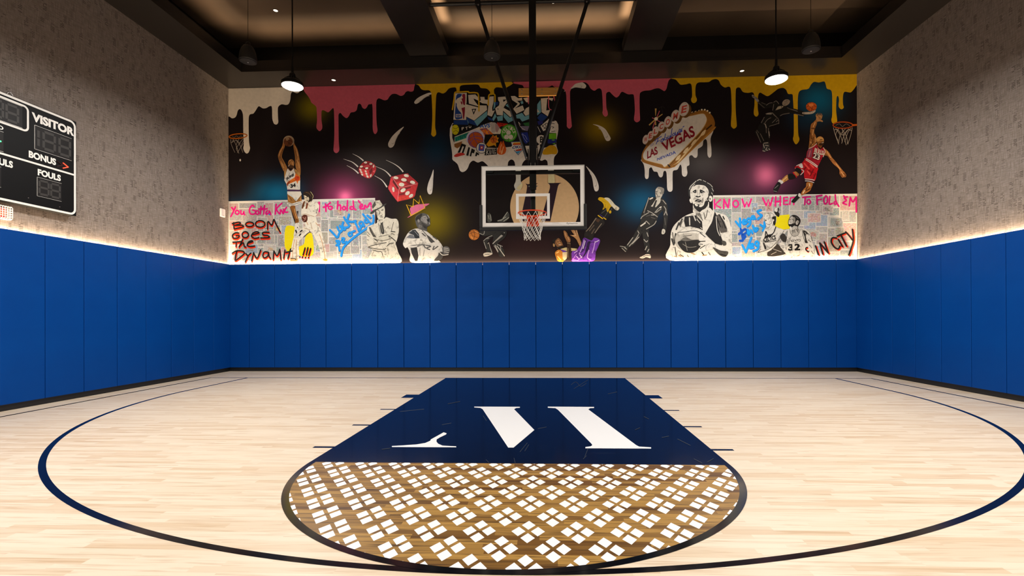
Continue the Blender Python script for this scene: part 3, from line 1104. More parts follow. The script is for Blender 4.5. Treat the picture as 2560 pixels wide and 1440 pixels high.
for y in (-3.115, -3.83, -4.0):
    bm = bmesh.new()
    path_tube(bm, [(LX + .06, y - .42 + .035 * math.cos(a), sz1 + .012 + .04 * math.sin(a)) for a in [math.pi * i / 8 for i in range(9)]], .006, 8)
    obj('lifting_eye', bm, M_steel, t, True)
for y, z in ((-3.35, 2.985), (-2.90, 2.955)):
    bm = bmesh.new()
    tube(bm, (SX + .001, y, z), (SX + .006, y, z), .006, n=8)
    obj('screw', bm, M_steel, t)

# ------------------------------------------------------------------ wall devices
t = thing('alarm_strobe', 'red alarm strobe in a white wire cage under the scoreboard', 'alarm light', (LX, -3.62, 2.73))
bm = bmesh.new(); box(bm, LX + .001, LX + .035, -3.70, -3.56, 2.665, 2.80, .006)
obj('base', bm, simple('red_plastic', '#9c1810', .4), t)
bm = bmesh.new(); box(bm, LX + .035, LX + .075, -3.67, -3.59, 2.69, 2.77, .012)
obj('lens', bm, M_redlens, t)
bm = bmesh.new()
y0, y1, z0, z1, xo = -3.735, -3.525, 2.635, 2.815, LX + .10
for i in range(7):
    y = y0 + .01 + (y1 - y0 - .02) * i / 6
    path_tube(bm, [(LX + .004, y, z0), (xo - .02, y, z0), (xo, y, z0 + .02), (xo, y, z1 - .02), (xo - .02, y, z1), (LX + .004, y, z1)], .0042, 6)
for i in range(6):
    z = z0 + .01 + (z1 - z0 - .02) * i / 5
    path_tube(bm, [(LX + .004, y0, z), (xo - .02, y0, z), (xo, y0 + .02, z), (xo, y1 - .02, z), (xo - .02, y1, z), (LX + .004, y1, z)], .0042, 6)
obj('wire_cage', bm, M_white, t, True)

t = thing('wall_sensor', 'small white box on the left wall next to the mural', 'wall device', (LX, .975, 3.67))
bm = bmesh.new(); box(bm, LX + .001, LX + .045, .90, 1.055, 3.575, 3.765, .02, 3)
obj('cover', bm, M_plastic, t)
bm = bmesh.new(); box(bm, LX + .044, LX + .047, .955, 1.0, 3.60, 3.615)
obj('vent', bm, simple('warm_grey_slot', '#cfc3b8', .5), t)

# ================================================================== COURT MARKINGS (paint on the floor)
KW = 6 * FT; FTL = -19 * FT; LW = 2 * FT / 12; BY = -5.25 * FT; R3 = 19.75 * FT


def flat(pts_list, z, name, mat):
    bm = bmesh.new()
    for p in pts_list:
        tr = tessellate_polygon([[Vector((x, y, 0)) for x, y in p]])
        v = [bm.verts.new((x, y, z)) for x, y in p]
        for a in tr:
            f = bm.faces.new([v[i] for i in a])
            f.normal_update()
            if f.normal.z < 0:
                f.normal_flip()
    return obj(name, bm, mat, floor)


def ring(cx, cy2, ro, ri, a0, a1, n=96):
    out = []
    for i in range(n):
        u0 = math.radians(a0 + (a1 - a0) * i / n); u1 = math.radians(a0 + (a1 - a0) * (i + 1) / n)
        out.append([(cx + ro * math.cos(u0), cy2 + ro * math.sin(u0)), (cx + ro * math.cos(u1), cy2 + ro * math.sin(u1)),
                    (cx + ri * math.cos(u1), cy2 + ri * math.sin(u1)), (cx + ri * math.cos(u0), cy2 + ri * math.sin(u0))])
    return out


rect = lambda a, b, c, d: [(a, c), (b, c), (b, d), (a, d)]
flat([rect(LX + .47, RX - .545, -LW, 0), rect(LX + .465 - LW, LX + .465, -13, 0), rect(RX - .545, RX - .545 + LW, -13, 0)], .0006, 'boundary_line', M_navy)
flat(ring(0, BY, R3, R3 - LW, 180, 360, 160) + [rect(-R3, -R3 + LW, BY, -LW), rect(R3 - LW, R3, BY, -LW)], .0008, 'three_point_line', M_navy)
flat([rect(-KW, KW, FTL, 0)], .0010, 'key_paint', M_navy)
flat([[(KW * math.cos(a) * .985, FTL + KW * math.sin(a) * .985) for a in [math.pi + math.pi * i / 64 for i in range(65)]]], .0010, 'stained_half_circle', M_stain)
flat(ring(0, FTL, KW, KW - LW, 180, 360), .0016, 'free_throw_circle', M_navy)
for s in (-1, 1):
    for (a, b) in ((7, 8), (11, 11 + 2 / 12), (14 + 2 / 12, 14 + 4 / 12), (17 + 4 / 12, 17.5)):
        x0, x1 = sorted((s * (KW - .01), s * (KW + 8 * FT / 12)))
        flat([rect(x0, x1, -b * FT, -a * FT)], .0012, 'lane_mark', M_navy)

# white diamonds: groups of four slanted squares, clipped by the circle and the free throw line


def clip(poly, inside, cut):
    out = []
    for i, p in enumerate(poly):
        q = poly[(i + 1) % len(poly)]
        a, b = inside(p), inside(q)
        if a:
            out.append(p)
        if a != b:
            out.append(cut(p, q))
    return out


RI = KW - LW
def cutc(p, q):
    lo, hi = 0.0, 1.0
    ins = lambda w: w[0] ** 2 + (w[1] - FTL) ** 2 < RI * RI
    a = ins(p)
    for _ in range(24):
        m = (lo + hi) / 2
        w = (p[0] + (q[0] - p[0]) * m, p[1] + (q[1] - p[1]) * m)
        if ins(w) == a:
            lo = m
        else:
            hi = m
    return (p[0] + (q[0] - p[0]) * lo, p[1] + (q[1] - p[1]) * lo)


dia = []
for j in range(-9, 10):
    for i in range(-9, 10):
        gx = .006 + i * .2930 + (j % 2) * .1465; gy = -7.343 + j * .2165
        for (ox, oy) in ((-.058, 0), (.058, 0), (0, -.0865), (0, .0865)):
            p = [(gx + ox - .0425, gy + oy), (gx + ox, gy + oy - .064), (gx + ox + .0425, gy + oy), (gx + ox, gy + oy + .064)]
            p = clip(p, lambda w: w[1] < FTL - .004, lambda p_, q_: (p_[0] + (q_[0] - p_[0]) * (FTL - .004 - p_[1]) / (q_[1] - p_[1]), FTL - .004))
            if len(p) < 3:
                continue
            p = clip(p, lambda w: w[0] ** 2 + (w[1] - FTL) ** 2 < RI * RI, cutc)
            if len(p) >= 3:
                dia.append(p)
A = Art(on_floor, base=20)
A.S('#2f3642', 1.2, '1000,1029 1060,1023', '1105,1062 1128,1058', '1208,1040 1216,1052', '1428,962 1440,955 1452,966 1466,958', '1435,972 1470,950', '1520,985 1542,980', '1345,1072 1366,1068', '1300,1130 1318,1108', '1312,1128 1322,1112', '1470,1122 1462,1142', '1466,1140 1458,1148', '1694,1098 1726,1114', '1655,1094 1672,1091', '1735,1148 1755,1158', '1768,1156 1784,1147', '1215,1150 1222,1157', '1285,1146 1288,1158', '1120,1010 1150,1004', '955,1124 975,1121', '1610,1042 1622,1048', '1588,1075 1600,1070')
A.done('scuff_marks', floor, None, UP)['kind'] = 'stuff'
flat(dia, .0014, 'diamond_pattern', M_courtwhite)

# white letter strokes of the court emblem
K1 = 1772 / 640


def fl(x0, y0, s):
    out = []
    for p in pts_of(s):
        w = onplane(x0 + p[0] / K1, y0 + p[1] / K1, 2, 0.0)
        out.append((w.x, w.y))
    return out


flat([fl(680, 920, '830,548 830,541 900,537 1000,530 1060,520 1095,505 1100,495 1145,470 1188,446 1209,453 1205,461 1165,480 1140,495 1138,510 1150,525 1180,538 1230,541 1275,543 1275,550'),
      fl(680, 920, '1400,268 1716,269 1716,276 1690,278 1676,286 1816,430 1672,552 1635,552 1458,286 1442,277 1400,274'),
      fl(1280, 920, '248,268 568,270 568,278 540,279 528,287 860,535 880,545 963,550 963,559 508,557 508,548 545,543 556,535 550,525 318,290 300,279 248,276')],
     .0018, 'court_emblem', M_courtwhite)

# ================================================================== THE MURAL (paint on the back wall)
def topy(x):
    return 221.7 + (x - 572.7) * (185.2 - 221.7) / 1570.0


def boty(x):
    return 661.0 + (x - 571) * (647.6 - 661.0) / 1572.0


mural = thing('mural', 'black graffiti mural with paint drips, players, dice and lettering across the back wall', 'mural', (0, WY - .006, 4.6))
bm = bmesh.new(); box(bm, LX + .002, RX - .002, WY - .0055, WY - .001, 2.46, SZ - .001)
obj('painted_ground', bm, M_mural, mural)


def fig(name, build, base=0, mat=None, label=None, wash=0.0):
    a = Art(on_back, base=base)
    a.alpha = 1 - wash
    build(a)
    return a.done(name, mural, mat, TOWARD, label)


WHITE = '#d9d0c4'; PINK = '#cf5d70'; YEL = '#d3a60c'; BLK = '#0d0c0c'; CREAM = '#ded5c4'; INK = '#1a1715'
MAG = '#e0127c'; BLUE = '#1f8fe0'; RED = '#e2300f'; MID = '#8b847a'; GREY = '#5c5957'

# ---- dripping paint along the top edge
dr = lambda s: pts_of(s)


def drip(col, s):
    p = dr(s)
    a = p[0][0]; b = p[-1][0]
    return fig('paint_drip', lambda A: A.P(col, catmull(p, False, 4) + [(b, topy(b)), (a, topy(a))]), 2)


drip(WHITE, '571.5,222 571.5,285 575,292 581,296 588,294 592,288 595,277 600,273 605,278 608,290 608.5,320 609,345 610,362 608.5,371 612,380 617,384 622,381 625.5,371 624,362 622.5,345 622,300 624,288 628,285.5 634,284 640,276 647,266 655,270 660,271.5 667,270 674,266 680,268 681,295 683,304 686,310 692,311.5 696,306 695.5,295 695,272 698,265 705,261 715,262.5 722,260 726,250 727.5,236 732,230 745,233 760,219')
drip(PINK, '757,219 762,230 770,240 776,250 779,257 790,266 792,276 793,300 791.5,315 792.5,322 799,328 805,323 806,315 804,300 804,281 806,276 812,277 820,281 826,277 832,271 835,276 836,312 836,340 835,360 834,374 836,380 841,383 846,380 848.5,373 847,350 846.5,300 847,286 852,283 857,289 866,295.5 872,291 877,282 886,280 892,275 895,262 899,259.5 903,262 906,269 912,272.5 917,269 921,262 926,261 931,263 932,300 932,320 934,331 938,335.5 942,332 944,325 942,310 941,287 941,256 945,247 951,247 961,251 969,249 973,243 980,236 990,235 1002,240 1010,237 1014,231 1020,228 1027,229.5 1034,227 1036,217 1038,211')
drip(YEL, '1040,211 1047,214 1051,220 1055,224 1062,226 1072,226 1077,230 1079,240 1081,287 1079,328 1078,336 1084,342 1090,337 1090,328 1088,312 1090,250 1092,235 1097,231 1107,234 1115,230 1122,222 1132,219 1140,220 1142,230 1146,233 1149,229 1150,217 1157,213 1172,212 1195,212 1202,220 1217,222 1225,230 1226,236 1235,236 1235,225 1240,219 1250,219 1262,221 1270,217 1280,211 1284,206')
drip(PINK, '1279,206 1285,209 1296,211 1307,214 1311,222 1320,228 1350,224 1372,218 1380,214 1386,218 1395,222 1405,221 1412,226 1415,234 1416,250 1417,307 1417,316 1423,322 1429,317 1429,309 1426,275 1425,234 1427,225 1433,215 1441,209 1460,206 1470,211 1477,222 1486,227 1494,222 1501,222 1505,232 1507,272 1506,282 1509,289 1514,292 1519,288 1519,280 1516,269 1515,240 1517,232 1524,230 1530,236 1540,244 1547,240 1552,232 1557,230 1570,236 1582,236 1585,243 1587,275 1585,295 1586,302 1592,306 1599,302 1600,295 1599,275 1599,240 1602,231 1612,227 1625,226 1637,222 1647,221 1655,225 1661,228 1666,222 1669,210 1672,201 1677,197')
drip(YEL, '1678,197 1684,198 1690,200 1696,207 1702,212 1715,211 1725,209 1729,216 1730,240 1727.5,248 1729,255 1734,258 1740,255 1742,248 1738.5,238 1739,216 1745,207 1760,206 1772,205 1780,200 1790,198 1797,202 1802,212 1812,219 1822,217 1827,226 1829,275 1827,311 1830,319 1835,322 1841,317 1841.5,309 1839,275 1839,230 1842,220 1850,220 1857,230 1870,232.5 1880,231 1885,237 1886,260 1884,282 1887,290 1892,291.5 1896,285 1894,270 1895,240 1900,232 1910,237 1920,240.5 1935,230 1945,222.5 1957,220 1965,225 1970,235 1980,236 1982,246 1984,287 1984,335 1982,347 1985,356 1990,361 1996,355 1998,347 1995,332 1994,275 1995,238 2002,226 2020,222.5 2027,212 2035,205 2047,206.5 2060,204 2064,212 2067,222 2077,226 2080,240 2080,287 2078,299 2080,307 2086,310.5 2092,305 2092,296 2090,276 2091,245 2095,241 2097,250 2096,265 2099,271 2104,273.5 2109,269 2107,260 2107,241 2111,230 2125,231.5 2132,226 2140,215 2143.5,208')

# ---- white splashes
for s in ('1086,235 1075,232 1062,236 1045,245 1036,255 1039,260 1047,257 1060,246 1075,237', '1010,317 995,327 980,342 971,358 972,367 978,369.5 985,364 990,350 998,334',
          '1410,229 1425,214 1440,207 1455,206 1465,213.5 1462,221 1452,220.5 1435,219 1420,224', '1482,311 1497,313.5 1512,322 1521,335 1526.5,346 1523,352 1516,352 1511,344 1505,330 1495,317',
          '1084,424 1078,440 1071,458 1068,474 1071,484 1076,486 1080,482 1082,468 1083,450', '1465,416 1472.5,422 1485,436 1493,452 1497,468 1494.5,477 1488,478 1484,468 1481,449 1476,434'):
    fig('paint_splash', lambda A: A.B(WHITE, s).B('#b5aca2', [(x * .55 + sum(p[0] for p in pts_of(s)) / len(pts_of(s)) * .45 + 1, y * .55 + sum(p[1] for p in pts_of(s)) / len(pts_of(s)) * .45 + 1) for x, y in pts_of(s)]).B(WHITE, [(x * .5 + sum(p[0] for p in pts_of(s)) / len(pts_of(s)) * .5, y * .5 + sum(p[1] for p in pts_of(s)) / len(pts_of(s)) * .5) for x, y in pts_of(s)]), 1)


# ---- pasted pages on the lower left and lower right
def collage(x0, x1, ya, yb, yellow, seed):
    rnd = random.Random(seed)
    cols = ['#a29e98', '#94938f', '#b4afa6', '#8e9690', '#a89a94', '#98948f', '#b0ac9e', '#8a928e', '#a9a5a0', '#c09a90', '#93a2b4', '#a39a86']

    def build(A):
        A.P('#d8d2c6', [(x0, ya(x0)), (x1, ya(x1)), (x1, boty(x1) + 6), (x0, boty(x0) + 6)], alpha=.15)
        x = x0 + 1
        while x < x1 - 3:
            w = min(rnd.choice((18, 24, 30, 36, 46)), x1 - 1 - x)
            y = ya(x) + 2 + rnd.uniform(0, 4)
            while y < boty(x) - 3:
                h = rnd.choice((16, 22, 30, 38, 46))
                y2 = min(y + h, boty(x))
                g = rnd.choice((.6, 1.0, 1.8))
                if y2 - y > 4 and w > 5:
                    A.P(rnd.choice(cols), [(x + g, y + g), (x + w - g, y + g), (x + w - g, y2 - g), (x + g, y2 - g)], alpha=rnd.uniform(.55, 1))
                    A.level -= 1
                y = y2
            x += w
        A.level += 1
        for i in range(int((x1 - x0) / 13)):
            cx, cy2 = rnd.uniform(x0 + 16, x1 - 16), rnd.uniform(ya(x0) + 20, boty(x0) - 16)
            w, h = rnd.choice(((9, 13), (14, 9), (12, 16), (17, 12)))
            A.P('#cfc9be', [(cx - w, cy2 - h), (cx + w, cy2 - h), (cx + w, cy2 + h), (cx - w, cy2 + h)], alpha=.15)
            A.P(rnd.choice(cols), [(cx - w + 1.5, cy2 - h + 1.5), (cx + w - 1.5, cy2 - h + 1.5), (cx + w - 1.5, cy2 + h - 1.5), (cx - w + 1.5, cy2 + h - 1.5)], alpha=rnd.uniform(.3, 1))
            if i % 2:
                A.E(rnd.choice(('#7f8a92', '#b8946a', '#8f8a80', '#83786e', '#93a58c', '#b07a6c', '#c2b050')), cx + rnd.uniform(-3, 3), cy2 + rnd.uniform(-3, 3), w * .5, h * .45, rnd.uniform(0, 90))
                A.S('#5f5a55', 1.0, [(cx - w * .6, cy2 + h * .6), (cx - w * .2, cy2 + h * .3), (cx + w * .5, cy2 + h * .65)])
            A.level -= 2.5 if i % 2 else 1.5
        A.level += 4
        for pl in yellow:
            A.P('#e6d400', pl, len(yellow) > 1, .05)
    a = fig('pasted_pages', build, 0, M_collage)
    return a


collage(572, 938, lambda x: 503.5 - (x - 572) * .0235, boty, ['716,566 740,570 742,600 735,640 715,622 712,600', '765,590 780,584 785,625 778,640 752,640 745,620 760,610'], 3)
collage(1782, 2142.5, lambda x: 488.5 - (x - 1782) * .0115, boty, ['1936,540 1973,536 1975,572 1958,574 1937,566'], 5)

# ---- tan disc with two slanted bars behind the glass
def disc(A):
    A.at(1180, 380, 5.5375)
    c = [(1005 + 476 * math.cos(t), 766 + 476 * math.sin(t)) for t in [2 * math.pi * i / 64 for i in range(64)]]
    A.P('#e2b689', [(x, min(y, 1015)) for x, y in c])
    A.P('#2a1524', '740,437 770,446 915,432 885,452 875,480 800,960 680,960 700,800 755,540 764,470')
    A.P('#2a1524', '1048,430 1238,428 1205,446 1190,475 1085,960 960,960 985,830 1078,500 1080,470 1070,446')


fig('painted_disc', disc, 1)

# ---- sticker bomb panel with tall lettering at its top
def stickers(A):
    A.at(1110, 220, 7.2)
    k = 130 * 7.2  # offset of the right hand half
    o = lambda s: [(x + k, y) for x, y in pts_of(s)]
    # white drip under the stickers
    A.P(WHITE, '150,640 150,1200 155,1290 200,1330 245,1375 270,1440 290,1490 335,1515 390,1490 430,1440 460,1365 500,1320 540,1310 580,1332 620,1342 690,1320 750,1360 800,1408 860,1418 905,1405 930,1420 1000,1430 1090,1440 1140,1420 1155,1340 1185,1300 1225,1290 1262,1320 1280,1390 1295,1600 1290,1680 1262,1760 1290,1830 1335,1850 1380,1830 1410,1760 1385,1690 1380,1600 1395,1420 1430,1330 1500,1270 1560,1240 1700,1230 1720,1290 1760,1310 1810,1290 1840,1300 1866,1360 1880,1700 1900,1730 1940,1740 1975,1720 1985,1690 1975,1400 1985,1250 2050,1150 2020,1000 2025,600 1500,560 800,560', True)
    # sticker shapes
    A.P('#1a1a22', '150,650 560,640 700,700 900,600 1200,560 1990,560 2010,700 2020,1010 1880,1060 1700,1100 1560,1040 1300,1050 1000,1080 700,1000 480,900 180,980 150,900')
    A.P(CREAM, '190,880 470,770 640,700 820,620 880,620 1040,760 1010,830 880,830 800,960 560,1160 340,1000 190,990')
    A.E('#c9c012', 205, 752, 66, 92); A.S('#2a2a10', 7, '160,715 210,735 262,700', '160,800 215,770 262,800')
    A.P(BLK, '285,700 440,690 560,640 520,740 420,780 290,790')
    for ch, x, y in (('P', 320, 765), ('T', 390, 758), ('U', 450, 728)):
        A.T(CREAM, ch, [(x, y), (x + 42, y - 12), (x + 38, y - 64), (x - 4, y - 52)], .03)
    A.P('#1f8a78', '190,890 455,792 470,880 200,972')
    A.S('#0d3a34', 12, '225,945 240,885 262,935 275,872', '300,915 296,862', '325,905 322,852 345,896 350,845', '378,885 372,838 398,830', '420,868 442,850 412,836 436,816', smooth=False)
    A.P('#8a5a2a', '185,1010 330,960 310,1040 240,1090 190,1060')
    # big basketball with lettering arc
    A.P('#c8c4d8', [(575 + 175 * math.cos(t), 920 + 170 * math.sin(t)) for t in [math.radians(-200 + 250 * i / 20) for i in range(21)]] + [(575, 1020)])
    A.E('#b8531c', 570, 935, 138, 142)
    A.S('#4a3c90', 9, '440,930 560,870 705,890', '530,810 560,930 640,1060', '470,1010 540,920 690,960', '450,850 480,1000 560,1080')
    A.R('#4a3c90', 10, 570, 935, 138, 142)
    A.P('#d46a1e', '640,740 760,720 890,830 850,880 800,930 740,890 700,800')
    A.S('#2c3f9a', 10, '700,750 740,830 800,900', '760,730 800,800 850,870', '660,760 720,740 770,730')
    for ch, x, y, a in (('N', 690, 790, 20), ('I', 745, 810, 30), ('K', 775, 850, 38), ('S', 815, 895, 45)):
        A.T('#e88a2a', ch, [(x, y), (x + 34, y + 24), (x + 56, y - 20), (x + 22, y - 44)], .03)
    A.T('#2f63b8', 'AVS', '640,720 830,715 835,640 645,650', .04)
    A.B('#b9b3ae', '840,640 930,630 960,740 920,800 860,790 850,720'); A.B('#a88a8a', '930,640 1000,700 960,800 930,760')
    A.B('#b52414', '955,620 1060,590 1140,600 1150,655 1080,690 1030,690 1000,710')
    A.S(BLK, 6, '980,630 1040,660 1110,620', '1020,600 1060,680')
    # black block with burning sun ball
    A.P(BLK, '740,840 1015,835 1010,1080 760,1075 720,960')
    A.P('#d9981c', '845,900 880,850 910,872 950,850 955,890 990,900 965,940 985,980 935,985 940,1060 905,1030 800,1060 760,1020')
    A.E('#c4621a', 895, 932, 62, 66); A.S(BLK, 6, '840,930 900,915 955,930', '885,868 895,930 880,998', '855,890 930,990')
    # black chunky word and round badge
    A.P('#cfc8bc', '240,1160 330,1000 470,1040 640,1150 640,1230 400,1240')
    A.P(BLK, '245,1170 320,1000 400,1030 350,1180 320,1170 360,1060 335,1050 290,1165')
    A.P(BLK, '400,1215 440,1065 470,1075 440,1225'); A.P(BLK, '460,1230 500,1090 560,1120 540,1180 505,1170 490,1235'); A.P(BLK, '560,1230 580,1150 640,1190 620,1215 600,1200 590,1232')
    A.B('#b42a22', '180,1225 240,1180 330,1170 380,1200 300,1225 220,1245')
    A.E(INK, 678, 1080, 100, 102); A.E('#d8d3ca', 678, 1080, 90, 92)
    A.P('#3d55a8', '630,1010 735,1020 720,1140 620,1130'); A.P('#b02c3c', '655,1040 712,1045 700,1110 648,1108'); A.P('#d8d3ca', '668,1060 695,1062 690,1090 664,1088')
    A.P(BLK, '745,1090 950,1080 955,1200 730,1215'); A.S('#d8d3ca', 9, '765,1200 770,1115', '775,1165 800,1120', '775,1165 805,1195', '825,1195 825,1120', '845,1195 848,1118 872,1190 875,1115', '930,1130 900,1115 892,1185 930,1185 930,1160 912,1158', '770,1100 930,1095', smooth=False)
    # green round badge
    A.E('#3f9c22', k + 235, 815, 148, 158); A.R('#d9d0b8', 5, k + 235, 815, 122, 130)
    for i, ch in enumerate('CELTICS'):
        a = math.radians(198 + i * 24)
        x, y = k + 235 + 98 * math.cos(a), 830 + 104 * math.sin(a)
        c, s = math.cos(a + math.pi / 2), math.sin(a + math.pi / 2)
        q = [(x + c * u + s * v, y + s * u - c * v) for u, v in ((-17, -26), (17, -26), (17, 26), (-17, 26))]
        A.T('#e2dccb', ch, q, .02)
    for (x, y) in ((225, 805), (190, 885), (265, 885)):
        A.E('#d9d0c8', k + x, y, 42, 42)
    A.S(BLK, 8, o('90,945 180,925 225,950 190,1000'))
    A.B('#cf5a18', o('20,1150 40,1070 90,960 110,1000 130,950 160,1030 185,1110 160,1180 100,1205 40,1190'))
    A.S('#ecc890', 9, o('70,1160 80,1080 100,1020'), o('110,1180 125,1100 140,1060'), o('95,1190 100,1130'))
    # shield badge
    A.P('#34507a', o('265,970 500,960 495,1100 400,1215 300,1100')); A.P('#dad4c8', o('275,980 490,970 485,1095 400,1200 312,1095'))
    A.P('#c84a1a', o('310,1000 470,995 470,1025 300,1030')); A.P('#e0b02a', o('320,985 470,980 470,998 312,1002'))
    A.P('#3a8fc0', o('345,1150 450,1130 400,1190')); A.P('#b3341c', o('350,1110 480,1095 450,1130 360,1140'))
    A.P('#dad4c8', o('230,1130 290,1040 500,1030 480,1090 300,1130')); A.T('#2a4a90', 'OKC', o('285,1100 470,1085 480,1035 305,1045'), .04)
    A.P('#1c2f86', o('420,810 570,800 600,960 540,1010 480,960')); A.S('#aab2d8', 6, o('450,840 520,860 560,930'), o('480,820 500,900 560,980'))
    A.P('#2e6a38', o('470,610 600,600 600,690 520,680')); A.P('#77708a', o('440,690 600,690 570,780 470,760')); A.S(CREAM, 7, o('390,570 410,620 440,660'), o('400,600 440,700 520,760'))
    # right of the mast
    A.P('#262a74', o('745,600 850,590 840,650 765,670')); A.P('#d8d2c8', o('800,690 950,560 960,600 900,760 850,780'))
    A.S(BLK, 10, o('830,700 900,640 930,650'), o('860,740 900,700 890,660'), o('815,650 850,700 900,740'))
    A.P('#d8d2c8', o('985,610 1060,600 1085,740 1080,815 960,810 985,720')); A.S(BLK, 10, o('1000,640 1050,650'), o('1000,700 1040,710 1020,730'), o('1000,790 1060,780'))
    A.S('#d8d2c8', 9, o('750,700 800,800'))
    A.E(BLK, k + 815, 935, 105, 102); A.E('#d8d2c8', k + 815, 935, 88, 84); A.T(BLK, 'B', o('790,990 850,980 850,870 790,880'), .03); A.P('#d8d2c8', o('745,1040 790,1010 800,1150 760,1180'))
    A.P('#6ab220', o('955,825 1085,820 1085,920 950,925')); A.P('#1f2c7c', o('930,930 1090,925 1090,980 1000,1005 930,1000')); A.E('#6ab220', k + 1030, 942, 28, 9); A.P('#6ab220', o('1010,1005 1065,990 1060,1020'))
    A.B('#c8980e', o('840,1190 860,1120 940,1050 1000,1035 1060,1050 1100,1110 1090,1190 1000,1195 900,1205'))
    # tall lettering: shadow sides, outline, faces
    lines = '#0c0c10'
    A.P(lines, '165,85 420,80 450,110 590,100 640,160 760,150 930,120 970,150 1120,150 ' + ' '.join('%g,%g' % p for p in o('280,140 480,150 600,160 1060,170 1080,300 1000,480 900,600 740,600 470,640 360,600 220,650 0,620')) + ' 850,620 600,700 440,680 170,665')
    LB = '#6fa8b8'; DB = '#1b3a78'
    A.P(DB, '175,590 415,580 440,668 180,660'); A.P(LB, '415,562 445,590 440,660')
    A.P(DB, '405,532 545,600 600,690 450,640'); A.P(LB, '545,602 775,420 778,510 600,690'); A.P(DB, '785,522 870,560 885,602 805,575')
    A.P(LB, '870,562 922,458 945,520 895,602'); A.P(LB, '950,522 1060,498 1058,590 970,600'); A.P(LB, o('135,440 250,540 300,520 312,590 222,632 140,530'))
    A.P(LB, o('360,492 470,452 520,518 600,490 600,562 470,610 432,556 372,552')); A.P(LB, o('742,300 800,222 812,442 742,500')); A.P(DB, o('742,542 812,460 930,522 862,590 792,602'))
    A.P(LB, '900,265 930,250 925,340 890,400'); A.P(DB, '925,255 985,260 965,320 925,315'); A.P(LB, o('170,320 220,285 245,370')); A.P(LB, o('440,255 480,235 495,280 460,300'))
    F = '#d8cdbb'
    A.P(F, '205,102 412,94 402,580 172,576')
    A.B('#1e3f86', '232,128 322,118 300,165 250,192 222,225 214,262 232,292 232,330 262,400 312,458 330,540 318,556 204,552 212,300')
    A.B('#8c2030', '332,124 384,124 380,300 352,302 332,245 318,200 342,188 332,160'); A.B('#8c2030', '318,372 344,362 380,362 366,548 346,552 336,450'); A.B('#8c2030', '305,245 330,262 330,305 308,285')
    A.P(F, '214,478 312,474 308,530 214,532'); A.T('#1e3f86', 'NBA', '220,526 304,522 306,482 222,486', .05)
    A.P(F, '437,132 565,122 612,170 628,240 560,205 535,200 545,225 620,318 770,322 776,402 545,592 402,520 404,292 445,300 630,352 650,345 450,288')
    A.P(lines, '532,198 562,205 634,256 642,302 608,310 545,228'); A.S(lines, 13, '404,292 640,354', smooth=False)
    A.P(lines, '500,384 585,378 535,490'); A.P(F, '520,400 560,396 536,450')
    A.P(F, '655,166 730,168 736,215 800,218 828,160 898,155 896,250 868,360 872,420 918,408 862,522 782,492 800,330 770,292 690,282 640,250 662,228')
    A.P(F, '972,172 1110,160 1150,200 1150,232 1070,310 1060,498 952,490 922,372 992,320 1000,262 975,222'); A.P(lines, '960,378 978,372 978,405'); A.P(lines, o('128,215 190,215 135,260'))
    A.P(F, o('150,335 205,262 190,240 130,290 135,362 262,430 290,512 255,528 125,410'))
    A.P(F, o('268,152 340,150 402,192 470,182 470,232 385,238 350,214 432,282 420,312 335,378 480,320 512,402 372,470 310,382 392,290 290,222'))
    A.P(F, o('492,190 604,172 604,270 545,262')); A.P(F, o('540,372 604,338 604,482 532,508 492,452')); A.P(F, o('742,380 785,440 742,445'))
    A.P(F, o('808,196 920,186 950,184 1032,192 1012,240 922,200 905,412 975,400 932,516 822,440'))
    # yellow and pink paint running round the letters
    A.S(YEL, 24, '250,60 245,82 200,90 185,200 158,375 155,395', '250,82 430,72 455,92 570,92 622,140 632,420'); A.S(YEL, 24, '860,60 858,118 810,140 798,315', '858,118 915,130 920,250')
    A.S(PINK, 16, o('948,165 952,360 1010,405'), o('1040,160 1060,240'), o('582,160 585,290'))
    A.at(1180, 380, 5.5375)
    A.P('#e6d3a4', '697,432 701,470 690,500 665,524 640,524 618,506 640,480 668,452'); A.P('#e6d3a4', '1056,312 1138,312 1149,420 1132,433 1058,433 1052,420')


fig('sticker_panel', stickers, 2, wash=.12)


